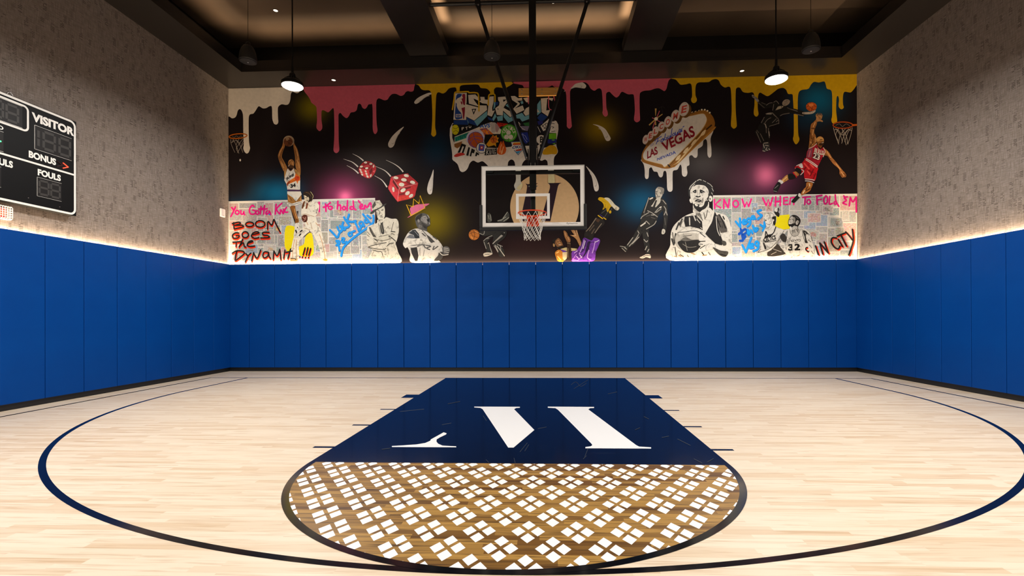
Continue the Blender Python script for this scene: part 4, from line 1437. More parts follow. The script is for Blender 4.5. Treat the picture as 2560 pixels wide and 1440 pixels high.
# ---- neon town sign
def sign(A):
    A.at(1590, 240, 6.0)
    A.P(WHITE, '85,950 100,1000 118,1040 130,1120 132,1210 145,1240 162,1246 180,1236 190,1205 194,1110 205,1082 232,1072 252,1110 272,1134 318,1142 338,1192 358,1218 384,1218 402,1192 410,1142 432,1122 455,1150 462,1260 466,1380 482,1426 512,1438 540,1422 548,1380 548,1180 560,1122 620,1104 662,1032 682,1062 688,1165 702,1200 728,1212 756,1196 770,1150 762,1062 800,1030 796,915 836,890 872,924 904,924 922,890 926,800 960,776 998,742 1010,672 1046,650 1066,700 1070,870 1086,916 1104,926 1128,896 1130,800 1118,640 1150,500 900,600 300,900', True)
    A.B('#9a6420', '82,945 92,860 142,760 205,680 420,480 680,300 830,262 920,232 1010,215 1090,245 1150,310 1178,380 1180,440 1145,520 900,752 610,1035 550,1074 430,1092 250,1045 100,992')
    A.B('#d0a560', '108,885 132,822 200,740 310,640 520,430 690,326 830,296 1000,262 1050,305 1062,372 1010,480 890,622 480,1045 380,1030 200,985 125,955')
    A.B('#ddd5c8', '104,892 128,828 196,746 306,646 516,436 686,332 830,302 996,270 1044,310 1055,372 1002,476 880,618 472,1034 380,1022 200,978 122,946')
    A.S('#6e4412', 14, '490,1050 690,840 900,640 1040,470', smooth=False); A.S('#3a2410', 22, '1060,500 1130,440', '480,1035 505,1062')
    A.P('#e6c890', '530,1050 600,1010 1010,540 980,600 640,1000'); A.B('#b87e2c', '520,1060 620,1020 1140,500 1160,520 900,760 620,1030 560,1070')
    for (x, y) in ((1005, 560), (865, 700), (745, 820), (630, 930)):
        A.B('#ecd09c', '%d,%d %d,%d %d,%d %d,%d' % (x - 40, y + 40, x - 10, y - 20, x + 40, y - 50, x + 15, y + 20))
    A.S('#ecd09c', 9, '830,250 850,240', '880,238 900,228', '935,222 950,214', smooth=False)
    for (x, y) in ((985, 208), (1030, 208), (1070, 225), (1105, 252)):
        A.E('#f0e2c0', x, y, 14, 13)
    cir = ((143, 655, 44, 72), (215, 598, 44, 72), (290, 530, 46, 74), (378, 460, 50, 76), (474, 390, 54, 86), (590, 302, 64, 94), (718, 200, 74, 108))
    for (x, y, a, b) in cir:
        A.E('#704818', x + 34, y + 24, a, b, 14)
    for ch, (x, y, a, b) in zip('WELCOME', cir):
        A.E('#d8cfc4', x, y, a, b, 14); A.R('#b5645a', 3, x, y, a * .86, b * .86)
        A.T('#c84a3c', ch, [(x - a * .62, y + b * .62), (x + a * .45, y + b * .42), (x + a * .66, y - b * .6), (x - a * .42, y - b * .42)], .035)
    A.S('#c8a25a', 26, '295,190 292,300', taper=(1, .3)); A.S('#c8a25a', 20, '195,440 300,345 395,275', taper=(1, .6)); A.S('#cf5d70', 12, '250,490 270,420 350,230', '245,330 360,390'); A.S('#c8a25a', 24, '290,360 292,440', taper=(.4, 1)); A.E('#efe6cc', 300, 345, 28, 26)
    A.S('#2b2a28', 5, '340,190 390,160 430,185', '380,170 400,270')
    A.T('#8a1222', 'LAS', '165,948 330,870 308,755 168,830', .03)
    A.T('#8a1222', 'VEGAS', '415,840 890,600 850,440 372,705', .03)
    A.T('#3a55b0', 'NEVADA', '312,975 598,865 590,818 318,935', .02)
    A.T('#8f8cb8', 'to', '215,770 265,735 255,695 212,725', .0)
    A.S('#2c48b4', 10, '300,725 330,640 305,650 280,680', '300,650 380,610', '312,690 350,672', '405,640 375,665 372,690 400,680 410,640 415,668', '440,570 425,655 450,655 465,630 445,625', '480,600 478,640 500,632 510,595 515,625', '540,490 525,600 535,612', '565,560 545,585 560,600 580,580 570,558', '590,545 590,590 610,580 625,540 628,580', '640,540 660,545 665,505 645,510 650,550 690,530', '690,490 675,520 690,525 670,540', '700,470 720,455')


fig('painted_sign', sign, 1, wash=.12)


# ---- two red dice with speed lines
def dice1(A):
    A.at(790, 370, 9.6)
    A.B('#b8262a', '1740,985 1765,860 1800,705 1860,678 2180,613 2230,640 2430,820 2448,870 2400,1040 2335,1190 2000,1280 1945,1275')
    A.P('#a81e22', '1800,700 1870,675 2185,612 2445,850 2005,965'); A.P('#d8343c', '1795,720 1830,740 2000,960 1950,1275 1738,985'); A.P('#c2282a', '2010,968 2445,870 2335,1190 1955,1278')
    A.P('#e04a50', '1795,870 1900,1020 1830,1110 1745,985'); A.P('#d93a2a', '1960,1180 2330,1130 2330,1190 1960,1278'); A.P('#5e1416', '1850,760 1990,960 1975,1010 1840,820'); A.P('#6a1618', '2020,985 2280,925 2270,960 2060,1040'); A.P('#7a1a1c', '2180,780 2300,870 2250,890 2150,800'); A.P('#d83a34', '1920,830 2010,800 2180,870 2020,950')
    A.P('#7c181a', '2000,1100 2150,1060 2120,1120 1990,1140'); A.S('#e8a0a0', 8, '1830,700 2005,965', '2005,965 2240,905 2430,860', '2000,970 1960,1270', smooth=False)
    for (x, y, a, b, r) in ((1920, 716, 60, 34, 8), (2170, 666, 60, 36, 12), (2112, 766, 66, 40, 8), (2320, 826, 62, 38, 14), (2056, 880, 66, 46, 4), (2092, 1014, 66, 42, -30), (2198, 1086, 60, 42, -38), (2284, 1150, 58, 36, -40), (1860, 995, 26, 62, -8)):
        A.E('#e4dcc8', x, y, a, b, r)
    A.E('#d8343c', 2230, 990, 28, 14, -20)


def dice2(A):
    A.at(790, 370, 9.6)
    A.B('#b5282c', '1030,485 1190,318 1395,385 1440,545 1295,728 1090,650')
    A.P('#8e1c20', '1035,485 1190,320 1395,388 1265,525'); A.P('#d43a3c', '1030,495 1262,530 1290,728 1090,650'); A.P('#b0262a', '1268,528 1395,392 1438,548 1295,726'); A.P('#3a0e10', '1140,480 1230,440 1200,505'); A.P('#c03a40', '1120,440 1250,400 1300,440 1200,500'); A.P('#6a1618', '1280,560 1350,470 1360,560 1300,640'); A.P('#e05a60', '1360,560 1430,530 1400,600')
    for (x, y, a, b, r) in ((1192, 350, 38, 24, 0), (1318, 384, 36, 24, 0), (1092, 448, 38, 24, -14), (1220, 488, 36, 24, -14), (1384, 440, 18, 36, 10), (1318, 665, 20, 38, 18), (1068, 525, 20, 32, -40), (1092, 580, 20, 32, -40), (1112, 640, 20, 30, -40), (1195, 562, 20, 30, -40), (1214, 622, 20, 30, -40), (1238, 685, 22, 34, -40)):
        A.E('#e4dcc8', x, y, a, b, r)


fig('painted_dice', dice1, 1, label='larger red die', wash=.3); fig('painted_dice', dice2, 1, label='smaller red die', wash=.3)
fig('speed_line', lambda A: A.at(790, 370, 9.6).S(WHITE, 34, '880,140 1000,200 1080,255 1140,308', '660,265 850,330 940,390 1012,455', '740,420 870,490 950,545 1022,612', '1425,440 1620,525 1720,600 1795,685', '1680,290 1870,380 2000,470 2095,575', '1405,665 1560,755 1640,840 1705,940', taper=(.15, 1)), 1)


# ---- handwriting: pink, black with red shadow, blue
def words(name, origin, col, w, rows, shadow=None, dx=0, dy=0, smooth=True):
    """each written word is a painted part of its own: (strokes, rings, dots)"""
    for strokes, rings, dots, colour in rows:
        def build(A, strokes=strokes, rings=rings, dots=dots, c=colour or col):
            A.at(*origin)
            if shadow:
                if strokes:
                    A.S(shadow, w * 1.08, *[[(x + dx, y + dy) for x, y in pts_of(s)] for s in strokes], smooth=smooth)
                for r in rings:
                    A.R(shadow, w * 1.02, r[0] + dx, r[1] + dy, r[2], r[3])
                for d in dots:
                    A.E(shadow, d[0], d[1] + dy * .6, w * .75, w * .62)
            if strokes:
                A.S(c, w, *strokes, smooth=smooth)
            for r in rings:
                A.R(c, w * .94, *r)
            for d in dots:
                A.E(c, d[0], d[1], w * .62, w * .55)
        fig(name, build, 60)


OB = (560, 480, 7.785); OD = (790, 490, 8.227); OI = (1820, 480, 8); OJ = (1960, 480, 8); OH = (1660, 430, 6.263)
words('pink_handwriting', OB, MAG, 30, [
    (['155,305 200,360', '228,295 195,370 140,480', '335,365 335,425 370,432 395,380 390,415 408,445'], [(262, 400, 36, 38)], [], None),
    (['592,290 560,262 515,305 500,385 535,432 600,425 622,375 562,352', '725,285 712,430', '680,335 740,325 790,310', '795,265 778,432', '735,345 845,328', '850,365 822,400 832,436 882,400 885,365 918,440'], [(655, 402, 28, 36)], [], None),
    (['830,412 868,424 905,440'], [], [], '#2a7cd0'),
    (['1020,240 1002,432', '1130,222 1030,330 1085,425', '1100,425 1110,345 1160,425 1165,335', '1222,300 1192,345 1195,392 1245,392'], [], [], None)])
words('pink_handwriting', OD, MAG, 34, [
    (['68,130 70,225 72,322'], [], [], None),
    (['300,140 180,235', '200,165 210,318', '155,235 250,205'], [(300, 245, 40, 32)], [], None),
    (['455,108 442,268', '450,205 505,190 510,292', '652,100 642,302', '768,105 780,240 822,288'], [(580, 252, 32, 34), (738, 248, 36, 28)], [], None),
    (['878,100 908,142', '905,245 960,208 940,168 905,222 928,268 985,255', '1000,268 1012,190 1052,240 1122,140 1152,302'], [], [], None)])
words('black_handwriting', OB, INK, 27, [
    (['195,600 202,712', '168,618 290,590 322,618 215,652 355,650 372,682 210,722', '852,722 862,575 935,650 975,535 1010,610 1100,780'], [(505, 630, 78, 44), (710, 622, 92, 64)], [], None),
    (['290,800 230,798 172,842 192,898 268,900 302,852 240,850', '548,832 680,802 650,775 575,798 540,860 600,902 682,890', '882,785 765,788 772,838 858,850 882,890 722,896'], [(420, 832, 62, 58)], [], None),
    (['180,980 330,968', '245,980 240,1060', '370,920 335,1000 300,1072', '320,1040 380,990 402,1060 432,1072', '470,1000 560,968 540,948 482,978 460,1040 520,1062 602,1052'], [], [], None),
    (['262,1150 240,1210 222,1330', '168,1192 250,1148 360,1150 402,1182 380,1222 240,1332', '432,1200 462,1232', '530,1190 480,1240 420,1362', '545,1340 582,1182', '582,1182 650,1290 722,1128', '862,1172 790,1170 762,1242 800,1282 860,1242 872,1172 882,1250 912,1292', '962,1312 978,1150', '978,1150 1040,1240 1092,1118', '1092,1118 1112,1312', '1192,1130 1168,1290', '1302,1110 1250,1292', '1212,1178 1330,1150'], [], [], None),
    (['1582,1090 1545,1222', '1638,1085 1605,1222', '1692,1100 1655,1232'], [], [(1478, 1262), (1532, 1268), (1592, 1274), (1652, 1276)], None)], RED, 7, 24)
words('blue_handwriting', OD, BLUE, 41, [
    (['290,700 365,775 442,852 480,765 532,720', '442,640 480,718 550,690', '492,610 560,690 602,690', '562,540 545,610 590,650 660,640 692,600', '580,440 620,510 690,602', '682,380 640,500', '640,512 740,532 820,510'], [], [], None),
    (['420,920 460,1000 488,1120', '420,920 478,925 482,980 422,1012', '540,870 582,870 560,922 530,912 560,962 632,940'], [], [], None),
    (['742,742 800,716'], [(705, 785, 36, 36)], [], None),
    (['800,530 850,630 890,722 922,650 962,602', '962,540 992,620', '970,375 1030,450 1102,540', '1060,400 1122,450', '1182,400 1182,530 1120,602', '1160,560 1060,650 850,800 680,940 562,1070 522,1230'], [(930, 570, 36, 42), (1040, 512, 36, 36)], [], None)], '#14589c', 5, 8)
words('pink_handwriting', OH, '#f41482', 25, [
    (['785,435 792,572', '882,435 800,510 884,562', '935,430 932,572', '935,430 1002,560', '1022,430 1002,560', '1221,425 1260,548', '1260,548 1293,470 1323,540', '1323,540 1364,425'], [(1120, 500, 42, 52)], [], None)], smooth=False)
words('pink_handwriting', OI, '#f0147e', 32, [
    (['690,120 760,272', '760,272 802,150 840,272', '840,272 892,110', '952,100 940,282', '1042,90 1040,272', '940,205 1040,182', '1182,108 1112,110 1110,250 1192,250', '1112,182 1180,170', '1230,250 1242,120 1332,110', '1312,160 1310,252'], [], [], None)], smooth=False)
words('pink_handwriting', OJ, '#c80f72', 32, [
    (['370,110 520,98', '422,110 410,252'], [(490, 202, 36, 42)], [], None),
    (['650,90 660,252', '640,88 752,70', '652,162 742,150', '832,80 790,150 812,242 860,202 862,110 832,80', '912,90 900,240 962,230', '1020,60 1032,180 1092,292'], [(1020, 222, 24, 28)], [], None),
    (['1190,80 1212,112', '1262,100 1200,120 1242,170 1172,222 1242,252', '1300,280 1322,110', '1322,110 1372,200 1440,100', '1440,100 1440,402'], [], [], None)])
words('black_handwriting', OJ, INK, 33, [
    (['625,1080 650,1160 682,1252', '770,1242 710,1022', '710,1022 880,1222', '880,1222 800,1002'], [], [], None),
    (['1042,922 962,920 940,1002 1000,1102 1080,1140 1112,1082', '1080,950 1162,1092', '1060,882 1222,820', '1130,860 1242,1082', '1230,802 1300,880 1362,962', '1362,750 1380,962 1340,1120 1290,1262'], [], [], None)], RED, 20, 16)
words('blue_handwriting', OI, '#1c9aea', 40, [
    (['150,590 240,702', '240,702 232,530', '282,600 340,590 322,550 282,600 312,640 362,620', '442,530 432,640 382,690', '512,480 542,540', '650,362 582,390 622,440 670,470 592,542'], [(410, 562, 32, 36), (490, 512, 22, 32)], [], None),
    (['390,750 402,862 450,762 482,822', '490,672 532,790 592,730 530,720', '642,652 692,690', '722,602 722,702 690,772'], [], [], None),
    (['250,742 275,860 290,962 232,972', '212,842 332,742 372,800 290,862 342,882 282,962'], [], [], '#124fb4'),
    (['280,1060 350,1202', '350,1202 462,912', '420,1082 490,1070 480,1032 422,1082 442,1122 502,1112', '602,1010 592,1130 502,1182'], [(570, 1030, 34, 44)], [], None)], '#1467c4', 6, 8)


# ---- painted hoops at both ends
def hoop1(A):
    A.at(560, 320, 8)
    A.S('#a49a90', 7, '140,230 150,330 220,490', '180,235 240,330 300,510', '240,235 330,360 380,490', '300,230 250,330 260,420', '380,220 300,330 250,420 300,500', '390,260 330,400 270,500', '200,230 160,290', '150,300 250,250 330,320', '400,300 350,380', smooth=True)
    A.S(MID, 5, '170,170 210,190 250,160 300,190 340,160 370,180')
    A.S('#b05c10', 22, [(285 + 178 * math.cos(t), 165 + 46 * math.sin(t) - 14 * math.cos(t)) for t in [2 * math.pi * i / 30 for i in range(30)]], closed=True); A.E(WHITE, 328, 645, 16, 24)


def hoop2(A):
    A.at(1920, 250, 5.333)
    A.S('#b4aaa0', 6, '870,370 890,450 940,590', '900,380 960,470 990,560', '940,380 900,460 930,540', '980,385 1040,480 1060,590', '1030,385 960,470 940,570', '1075,385 1010,480 980,580', '1120,370 1100,470 1060,590', '1100,380 1060,440 1020,560', '990,390 1000,460 1040,600', '880,400 930,400 990,470 1060,400 1110,410')
    A.S(MID, 5, '900,340 950,320 990,355 1040,320 1090,350')
    A.S('#a8481a', 15, [(995 + 130 * math.cos(t), 337 + 42 * math.sin(t)) for t in [2 * math.pi * i / 30 for i in range(30)]], closed=True); A.P('#c05a18', '1120,325 1185,320 1185,345 1120,352')


fig('painted_hoop', hoop1, 12); fig('painted_hoop', hoop2, 12)


# ---- painted figures
SK = '#a86f38'; SKD = '#6d4420'; SKL = '#cf9a60'


def dunker(A):
    A.at(560, 320, 8)
    A.P(SK, '1190,280 1170,360 1112,470 1086,560 1110,660 1180,830 1212,870 1262,842 1262,780 1202,660 1162,580 1182,480 1212,400 1222,350', True)
    A.P(SK, '1390,230 1422,330 1470,420 1502,540 1522,680 1536,780 1530,952 1482,900 1442,800 1430,700 1424,560 1400,420 1392,340', True)
    A.S(SKL, 14, '1180,380 1120,500 1105,580', '1160,700 1200,800', '1420,360 1460,450 1480,560', '1460,640 1500,720 1510,800'); A.S(SKD, 14, '1190,420 1150,520 1140,600 1200,720', '1425,450 1450,560 1450,700', '1110,560 1130,660')
    A.E('#b0987a', 1300, 265, 112, 108); A.E('#6e3c22', 1290, 280, 92, 92); A.S('#3a2014', 7, '1210,280 1300,250 1385,290', '1290,190 1310,280 1270,370', '1230,220 1330,340'); A.B('#a58462', '1240,210 1290,190 1310,230 1260,260')
    A.E(SK, 1350, 712, 64, 82); A.B('#4a2c14', '1300,770 1340,740 1400,770 1390,810 1320,800'); A.S(SKD, 12, '1310,690 1340,680', '1330,650 1390,660', '1320,730 1350,725', '1290,760 1310,700'); A.S(SKL, 12, '1370,690 1390,740', '1310,660 1340,645'); A.S(WHITE, 8, '1295,770 1320,740')
    A.P('#b98a4a', '1210,870 1250,840 1250,960 1215,1040'); A.P('#b98a4a', '1410,810 1470,860 1530,930 1528,990 1440,900')
    A.P(CREAM, '1285,808 1340,862 1400,800 1420,880 1450,930 1530,1000 1528,1240 1275,1240 1258,1130 1210,1040 1240,930 1260,860')
    A.S('#7a4426', 12, '1285,808 1340,862 1400,800'); A.S('#7a4426', 10, '1420,860 1460,930 1530,1000')
    A.P('#e07020', '1258,1120 1280,1080 1420,990 1440,900 1528,980 1528,1050 1490,1070 1480,1130 1450,1060 1290,1130 1275,1180'); A.E('#c8401c', 1470, 1010, 48, 46); A.P('#8c3a1c', '1262,1120 1290,1085 1350,1060 1300,1120 1275,1180')
    A.S('#b9b4b0', 9, '1300,900 1320,960', '1380,880 1390,930', '1480,1150 1500,1220', '1290,1200 1310,1230')
    A.T(INK, 'SUNS', '1258,1048 1412,955 1400,905 1250,1000', .06); A.T(INK, '34', '1340,1208 1445,1180 1438,1105 1330,1130', .06)
    A.P('#4a2a4c', '1280,1232 1530,1238 1530,1268 1276,1262')
    A.at(560, 480, 7.785)
    A.P('#9c6a30', '1240,40 1330,90 1400,180 1420,180 1512,50 1522,200 1440,240 1300,220 1250,200'); A.S(SKD, 12, '1270,80 1330,170', '1480,110 1440,170', '1395,180 1405,230'); A.S(SKL, 12, '1260,110 1280,170', '1500,120 1500,180')
    A.P(CREAM, '1236,-8 1500,-8 1520,50 1425,168 1392,172 1345,110 1240,42'); A.S('#a8c4d0', 9, '1380,150 1420,120', '1300,60 1360,110'); A.P(CREAM, '1235,190 1330,232 1420,200 1520,180 1530,215 1420,262 1290,290 1240,240'); A.S('#6a6560', 10, '1260,215 1340,250 1430,225 1510,205')
    A.P('#8a5420', '1295,290 1385,268 1402,360 1440,480 1465,570 1420,620 1395,610 1345,480 1320,380', True); A.P('#2e2018', '1300,300 1330,380 1400,560 1390,610 1345,490'); A.S(SKL, 12, '1375,330 1395,420 1430,520'); A.P('#3a2c2a', '1420,380 1455,370 1450,470'); A.P('#cabfae', '1250,300 1290,300 1290,380 1250,360')
    A.P(CREAM, '1395,620 1470,610 1490,700 1535,740 1500,850 1440,890 1365,870 1380,740', True); A.S('#23211f', 26, '1405,750 1420,790', '1525,750 1495,775', '1500,820 1475,850'); A.S('#23211f', 16, '1435,690 1440,700'); A.S('#b8d8e4', 10, '1430,860 1450,830', '1420,730 1440,760')


def jumpsuit(A):
    A.at(560, 480, 7.785)
    A.P('#e4dcc8', '1600,540 1700,560 1830,640 1885,740 1960,1000 2005,1330 1930,1335 1862,1110 1790,920 1682,775 1505,920 1462,1000 1462,1335 1300,1290 1342,960 1378,860 1450,760 1560,680', True)
    A.P('#e4dcc8', '1600,480 1790,480 1835,660 1600,700'); A.P('#e4dcc8', '1530,245 1560,190 1640,215 1700,150 1842,235 1855,310 1822,420 1765,485 1680,475 1600,445 1508,445', True)
    A.S('#c08a50', 10, '1380,930 1350,1100 1340,1280', '1420,930 1410,1100 1420,1290', '1860,820 1920,1000 1980,1320', '1600,560 1640,640', '1790,600 1840,660'); A.S('#a8845a', 9, '1530,440 1600,430 1690,460 1760,480', '1690,600 1720,720', '1560,700 1680,740'); A.S(INK, 10, '1680,770 1620,820 1560,880', '1660,750 1690,790', '1830,320 1800,420')
    A.B('#2e2118', '1548,70 1552,15 1608,-14 1690,0 1742,80 1728,150 1692,208 1655,215 1620,120'); A.P('#d9c8a8', '1558,66 1598,74 1625,104 1650,98 1664,142 1640,198 1606,204 1570,150'); A.S('#cdbd86', 8, '1690,-2 1738,70 1730,130'); A.S('#6a4a2c', 10, '1600,10 1660,30 1700,90'); A.S(INK, 10, '1590,110 1625,120', '1615,160 1640,170', '1660,40 1700,120')
    A.P('#7c3a20', '1615,215 1650,225 1620,330 1590,330'); A.P('#e0d0b4', '1650,210 1700,180 1640,340 1620,340'); A.B('#5a2c1c', '1515,490 1560,445 1620,460 1632,540 1595,590 1535,560'); A.S('#e0a898', 8, '1540,490 1570,520 1600,490', '1560,560 1600,520'); A.S(INK, 9, '1570,560 1600,580')
    A.B('#6a3c1c', '1545,210 1580,180 1570,260 1535,330 1520,300'); A.P('#c49a68', '1290,1285 1440,1300 1430,1345 1300,1350'); A.S(INK, 14, '1310,1290 1390,1300 1400,1320'); A.B('#d0953a', '1930,1320 1990,1300 2020,1330 1980,1345')


def hatman(A):
    A.at(790, 490, 8.227)
    A.P('#cfc8b6', '1250,560 1272,490 1402,470 1450,440 1560,470 1660,475 1702,560 1705,740 1662,930 1640,962 1690,1150 1735,1375 1100,1375 1162,1100 1060,1030 1045,870 1060,650 1110,610', True)
    A.P('#d2cbb8', '1240,240 1300,215 1400,200 1422,330 1412,440 1362,492 1290,480 1252,400', True)
    A.P('#c9c2ae', '1155,300 1148,200 1222,100 1312,88 1372,185 1252,262'); A.P('#4a4740', '1150,215 1215,105 1238,190 1170,270'); A.B('#3a3833', '1118,352 1180,300 1300,245 1380,188 1448,155 1432,190 1350,240 1250,300 1150,372'); A.S(MID, 9, '1250,120 1300,150 1320,190')
    A.P('#3a3833', '1245,400 1262,470 1310,505 1370,490 1340,500 1290,490 1268,440'); A.S('#45413a', 12, '1275,300 1315,315', '1350,300 1390,285', '1320,330 1312,380', '1315,415 1360,410', '1255,330 1262,420'); A.S(MID, 14, '1300,340 1290,400', '1330,440 1380,430')
    A.B('#3c3a35', '1300,535 1345,555 1388,530 1380,575 1412,760 1352,775 1322,650 1335,570'); A.S('#8f8a7d', 8, '1350,600 1370,740')
    A.P('#4a463f', '1092,640 1132,650 1212,800 1250,850 1180,842 1112,720'); A.S('#6b665a', 12, '1130,660 1200,800', '1060,740 1110,800', '1060,800 1100,840', '1290,570 1330,780', '1600,540 1570,650 1550,740', '1460,670 1490,630 1510,680', '1420,700 1440,760', '1090,910 1060,900')
    A.P('#c8c1ad', '1180,870 1300,830 1480,790 1600,730 1650,760 1560,880 1380,930 1260,940'); A.S('#38352f', 18, '1550,730 1630,740', '1500,830 1560,860 1640,930', '1210,890 1270,930'); A.S('#5a564c', 11, '1190,880 1380,920 1560,870', '1300,840 1480,800', '1500,800 1540,850', '1560,770 1620,800'); A.S('#4a463f', 14, '1080,1050 1200,1010 1340,980 1450,960', '1100,1060 1250,1090 1400,1100 1440,1080', '1460,1040 1520,980 1600,970', '1170,1110 1280,1140 1350,1150 1380,1230'); A.S('#99927f', 12, '1480,1060 1500,1200', '1600,1000 1640,1100', '1200,1130 1150,1230', '1320,960 1200,960')


def crown(A):
    A.at(980, 470, 7.386)
    A.P('#d8688c', '338,372 450,312 560,300 692,292 612,350 602,382 372,512 288,548 350,490', True)
    A.S('#e0ac08', 16, '352,505 270,310 390,348', '390,348 402,205 500,290', '500,290 520,142 612,372 350,512', smooth=False)


def shouter(A):
    A.at(980, 470, 7.386)
    A.B('#55534f', '430,560 470,500 570,466 650,490 692,540 706,600 702,690 652,722 642,810 560,790 492,755 450,680'); A.B('#908c88', '530,570 580,520 640,530 660,590 650,660 600,640 560,620'); A.B('#2a2927', '440,560 480,510 560,480 540,540 520,600 500,640 450,600'); A.P('#1a1918', '640,580 692,575 690,620 660,625'); A.B('#3a3836', '560,640 640,690 690,690 650,720 640,760 580,720'); A.S('#b8b2aa', 10, '480,590 500,620', '660,500 690,550', '690,640 700,670', '590,530 620,520'); A.B('#8c8781', '470,600 500,580 515,620 490,640'); A.B('#77726d', '500,680 550,700 540,750 500,740')
    A.P('#d0cabf', '300,830 382,770 470,750 560,780 652,810 752,890 832,940 932,1072 932,1180 872,1330 860,1375 368,1375 342,1220 292,1100 250,1112 206,1040 232,950', True)
    A.P('#2f3236', '302,830 380,775 432,768 500,850 512,930 432,940 400,870 350,852'); A.S('#8a8c90', 9, '310,830 370,790', '420,800 490,880'); A.P('#6e7074', '270,920 330,860 390,870 440,940 300,925')
    A.P('#2a2726', '348,1112 462,1092 492,1250 472,1350 430,1350 362,1200'); A.S('#6a6864', 16, '270,1040 400,1060 580,1030', '560,780 650,880 720,1000', '470,1080 560,1050 640,1060'); A.B('#e0dacd', '210,1030 260,960 500,930 680,960 700,1010 520,1040 330,1060 260,1100')
    A.S('#4c4a48', 20, '590,1060 620,1110', '640,1060 720,1080 640,1110 700,1140', '780,1080 760,1140 850,1080', '690,930 740,1010', '560,840 620,890', '760,900 830,950'); A.P('#44423f', '640,860 700,900 760,960 800,1000 720,1010 690,980')
    A.B('#5a5856', '930,1110 980,1078 1050,1095 1070,1160 1040,1230 980,1230 940,1180'); A.S('#c0bab0', 11, '960,1110 1040,1120', '965,1145 1050,1150', '970,1180 1045,1190', '900,1200 960,1220'); A.B('#3c3a38', '870,1190 930,1180 960,1230 900,1330 780,1340 850,1250'); A.S('#d8d2c6', 12, '880,1190 940,1240 1040,1230', '640,1280 700,1210', '760,1300 820,1230'); A.S('#8f8b85', 12, '520,1110 520,1250', '600,1150 580,1260')


def dribbler(A):
    A.at(980, 470, 7.386)
    A.E('#c0702a', 1517, 865, 98, 98); A.S('#5a3418', 8, '1430,850 1520,820 1610,850', '1500,770 1530,870 1500,960', '1450,800 1490,880 1590,920'); A.S('#e0a060', 12, '1460,900 1500,940', '1540,800 1580,830')
    A.P('#2c2b29', '1610,830 1640,800 1700,770 2070,770 2075,830 2000,930 1940,1010 2000,1060 2068,1150 2068,1250 1990,1260 1960,1170 1860,1040 1870,900 1770,990 1780,1060 1850,1150 1855,1225 1700,1265 1690,1215 1745,1190 1720,1090 1688,980 1830,880 1700,890', True)
    A.S('#a9a49a', 10, '1620,840 1690,860 1710,790', '1690,980 1760,920 1850,880', '1700,1000 1740,1120', '1790,1020 1820,1120 1850,1210', '1860,1030 1930,1140 1990,1250', '1880,1000 1980,900 2070,830', '1940,1040 2040,1080', '2000,1060 2010,1160 1990,1250'); A.S('#8a857c', 14, '1730,940 1790,930', '1930,960 2020,870', '1770,1030 1790,1010'); A.B('#b8b1a4', '1690,1215 1750,1190 1840,1200 1850,1225 1760,1262 1700,1262'); A.S(INK, 8, '1720,1230 1800,1225')
    A.at(1180, 380, 5.5375)
    A.P('#2a2927', '270,1080 460,1085 475,1150 430,1210 340,1290 390,1350 445,1445 380,1445 340,1330 280,1262 380,1130', True); A.S('#b5afa4', 11, '290,1270 390,1170 450,1120', '345,1300 400,1370 450,1440', '320,1290 360,1380'); A.S('#9a958b', 18, '330,1230 420,1160'); A.P('#1d1c1b', '400,1115 470,1130 460,1170 410,1150')
    A.B('#55534f', '215,860 240,845 265,880 275,960 215,965'); A.S('#a8a298', 9, '225,880 240,930', '255,870 265,950'); A.B('#4c4a46', '350,950 420,920 490,830 520,900 460,965 370,968'); A.S('#b4aea2', 9, '430,920 490,835', '400,950 470,900', '440,960 510,910', '360,955 410,940')


